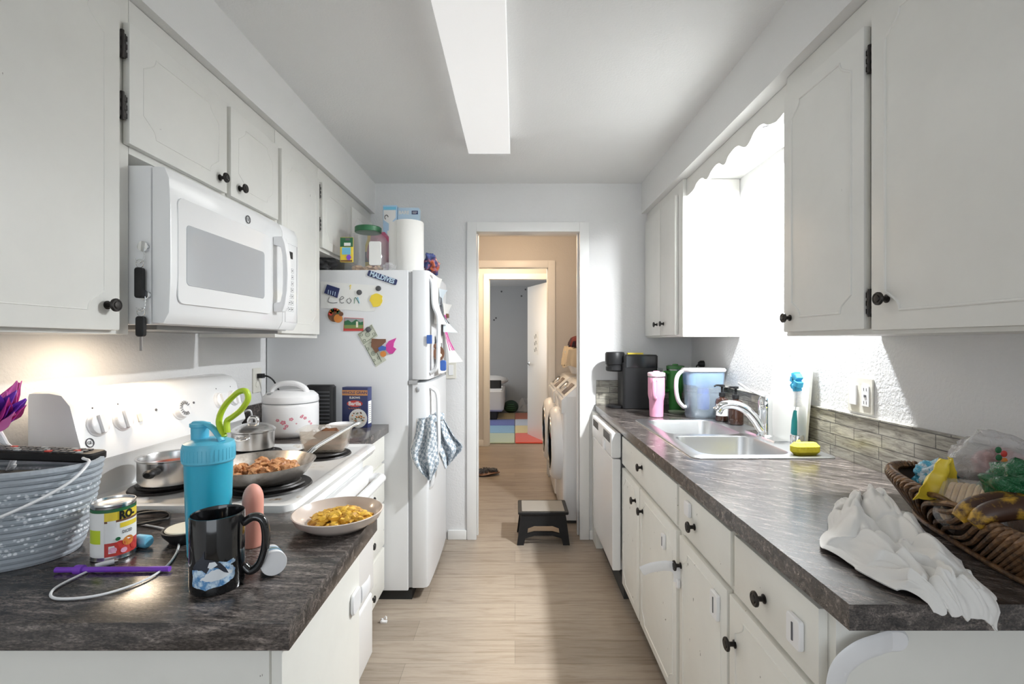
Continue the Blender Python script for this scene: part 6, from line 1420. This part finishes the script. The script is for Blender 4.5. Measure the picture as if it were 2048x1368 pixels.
# ceiling fixture of the laundry
t = thing('laundry_ceiling_light', 'black finial ceiling light above the laundry machines', 'light', ((1101-1030)/240, 4.0, 2.363))
MB().lathe([(0.0, 0), (0.05, -0.001), (0.05, -0.012), (0.02, -0.035), (0.012, -0.045), (0.012, -0.075)], 28).build('canopy', M['black'], t, world=False)
MB().lathe([(0.0, -0.075), (0.045, -0.08), (0.055, -0.095), (0.035, -0.112), (0.014, -0.118), (0.016, -0.13), (0.0, -0.145)], 28).build('finial', M['black'], t, world=False)
# brush / mitt on the hall floor
t = thing('dust_mitt', 'black and red bristly mitt lying on the hall floor', 'mitt', (-0.285, 4.78, 0), R(20))
vs, fs = blob(0.10, 61, 0.3, 1.5, 3, (1.3, 0.7, 0.18)); MB().add(vs, fs, Matrix.Translation((0, 0, 0.022))).build('cloth_body', C['black_red'] if 'black_red' in C else C['brown'], t, world=False)
mb = MB(); random.seed(12)
for k in range(260): 
    x, y = random.uniform(-0.11, 0.11), random.uniform(-0.05, 0.05); mb.cyl((x, y, 0.03), (x+random.uniform(-.01, .01), y+random.uniform(-.01, .01), 0.065-abs(x)*0.15), 0.005, seg=4)
o = mb.build('pile', C['darkgrey'], t, world=False); o['kind'] = 'stuff'

# ================================================================== bedroom
rug = thing('patchwork_rug', 'rug of blue green red and yellow squares on the bedroom floor', 'rug', (0.0, 7.5, 0.0))
rows_ = [(6.24, 6.90, (0.42, 0.52, 0.40), (0.62, 0.05, 0.02)), (6.90, 7.52, (0.18, 0.40, 0.62), (0.78, 0.62, 0.28)), (7.52, 8.14, (0.03, 0.07, 0.38), (0.52, 0.56, 0.66)), (8.14, 8.85, (0.50, 0.34, 0.10), (0.58, 0.10, 0.02))]
for i, (y0, y1, ca_, cb_) in enumerate(rows_):
    for (x0, x1, c_) in ((-0.66, 0.0, ca_), (0.0, 0.66, cb_)):
        m_ = mat('rug_square_%d_%d' % (i, x0 < 0), c_, 0.95, sheen=0.4); bump(m_, noise_tex(m_, texco(m_), 60, 3), 0.5, 0.01)
        MB().rbox((x0+0.003, y0+0.003, 0.0), (x1-0.003, y1-0.003, 0.018), 0.02, chamf=0.008).build('square', m_, rug)
bd = thing('bed', 'white bed at the left of the far bedroom', 'bed', (-0.75, 8.55, 0))
MB().rbox((-0.55, -0.5, 0.03), (0.45, 1.0, 0.16), 0.02).build('bed_base', M['black_matte'], bd, world=False)
MB().rbox((-0.6, -0.55, 0.16), (0.56, 1.05, 0.52), 0.06, chamf=0.03).build('mattress', M['cloth'], bd, world=False)
o = simple('pillow', 'white pillow on the bed', 'pillow', (-0.42, 8.9, 0.525), MB().ball((0, 0, 0.09), (0.30, 0.20, 0.09)), M['cloth'])
o = simple('black_bag', 'black bag on the edge of the white bed', 'bag', (-0.36, 8.35, 0.525), MB().rbox((-0.12, -0.06, 0), (0.12, 0.06, 0.13), 0.03), M['black_matte'])
bl = thing('striped_ball', 'dark green striped round cushion on the bedroom floor', 'cushion', (-0.075, 8.95, 0.0))
mb = MB(); mb.ball((0, 0, 0.12), (0.14, 0.14, 0.12), 24, 12); mb.build('cushion', mat('dark_green_fabric', (0.03, 0.06, 0.04), 0.9), bl, world=False)
for k in range(4): MB().tube([(0.142*math.cos(R(-90+a*9-45))*math.cos(k*0.3), 0.142*math.sin(R(-90+a*9-45)), 0.07+k*0.035) for a in range(11)], 0.004, 6).build('stripe', mat('stripe_green%d' % k, (0.10, 0.28, 0.12), 0.9), bl, world=False)
cloth_heap('grey_pillow', 'crumpled pale grey pillow on the bedroom floor behind the door', 'pillow', (0.22, 9.30, 0.0), mat('grey_fabric', (0.50, 0.50, 0.50), 0.9), 0.26, 0.22, 0.22, 6, n=24)
mb = MB(); random.seed(15)
for (px, py) in ((1003, 583), (1051, 579), (1043, 592), (1009, 607), (1009, 661)):
    x = (px-1030)*9.7/960; z = 1.324+(684-py)*9.7/960; mb.rbox((x-0.02, 9.693, z-0.015), (x+0.02, 9.6995, z+0.015), 0.008, axis=1)
# wall marks: each its own small scuff
for i, (px, py) in enumerate(((1003, 583), (1051, 579), (1043, 592), (988, 640), (992, 636))):
    x = (px-1030)*9.69/960; z = 1.324+(684-py)*9.69/960
    o = simple('wall_sticker', 'small dark sticker scattered on the grey bedroom wall', 'sticker', (x, 9.6995, z), MB().lathe([(0.018, 0), (0.018, 0.004), (0, 0.004)], 10, Matrix.Rotation(PI/2, 4, 'X')), M['ink'], group='stickers on the bedroom wall')
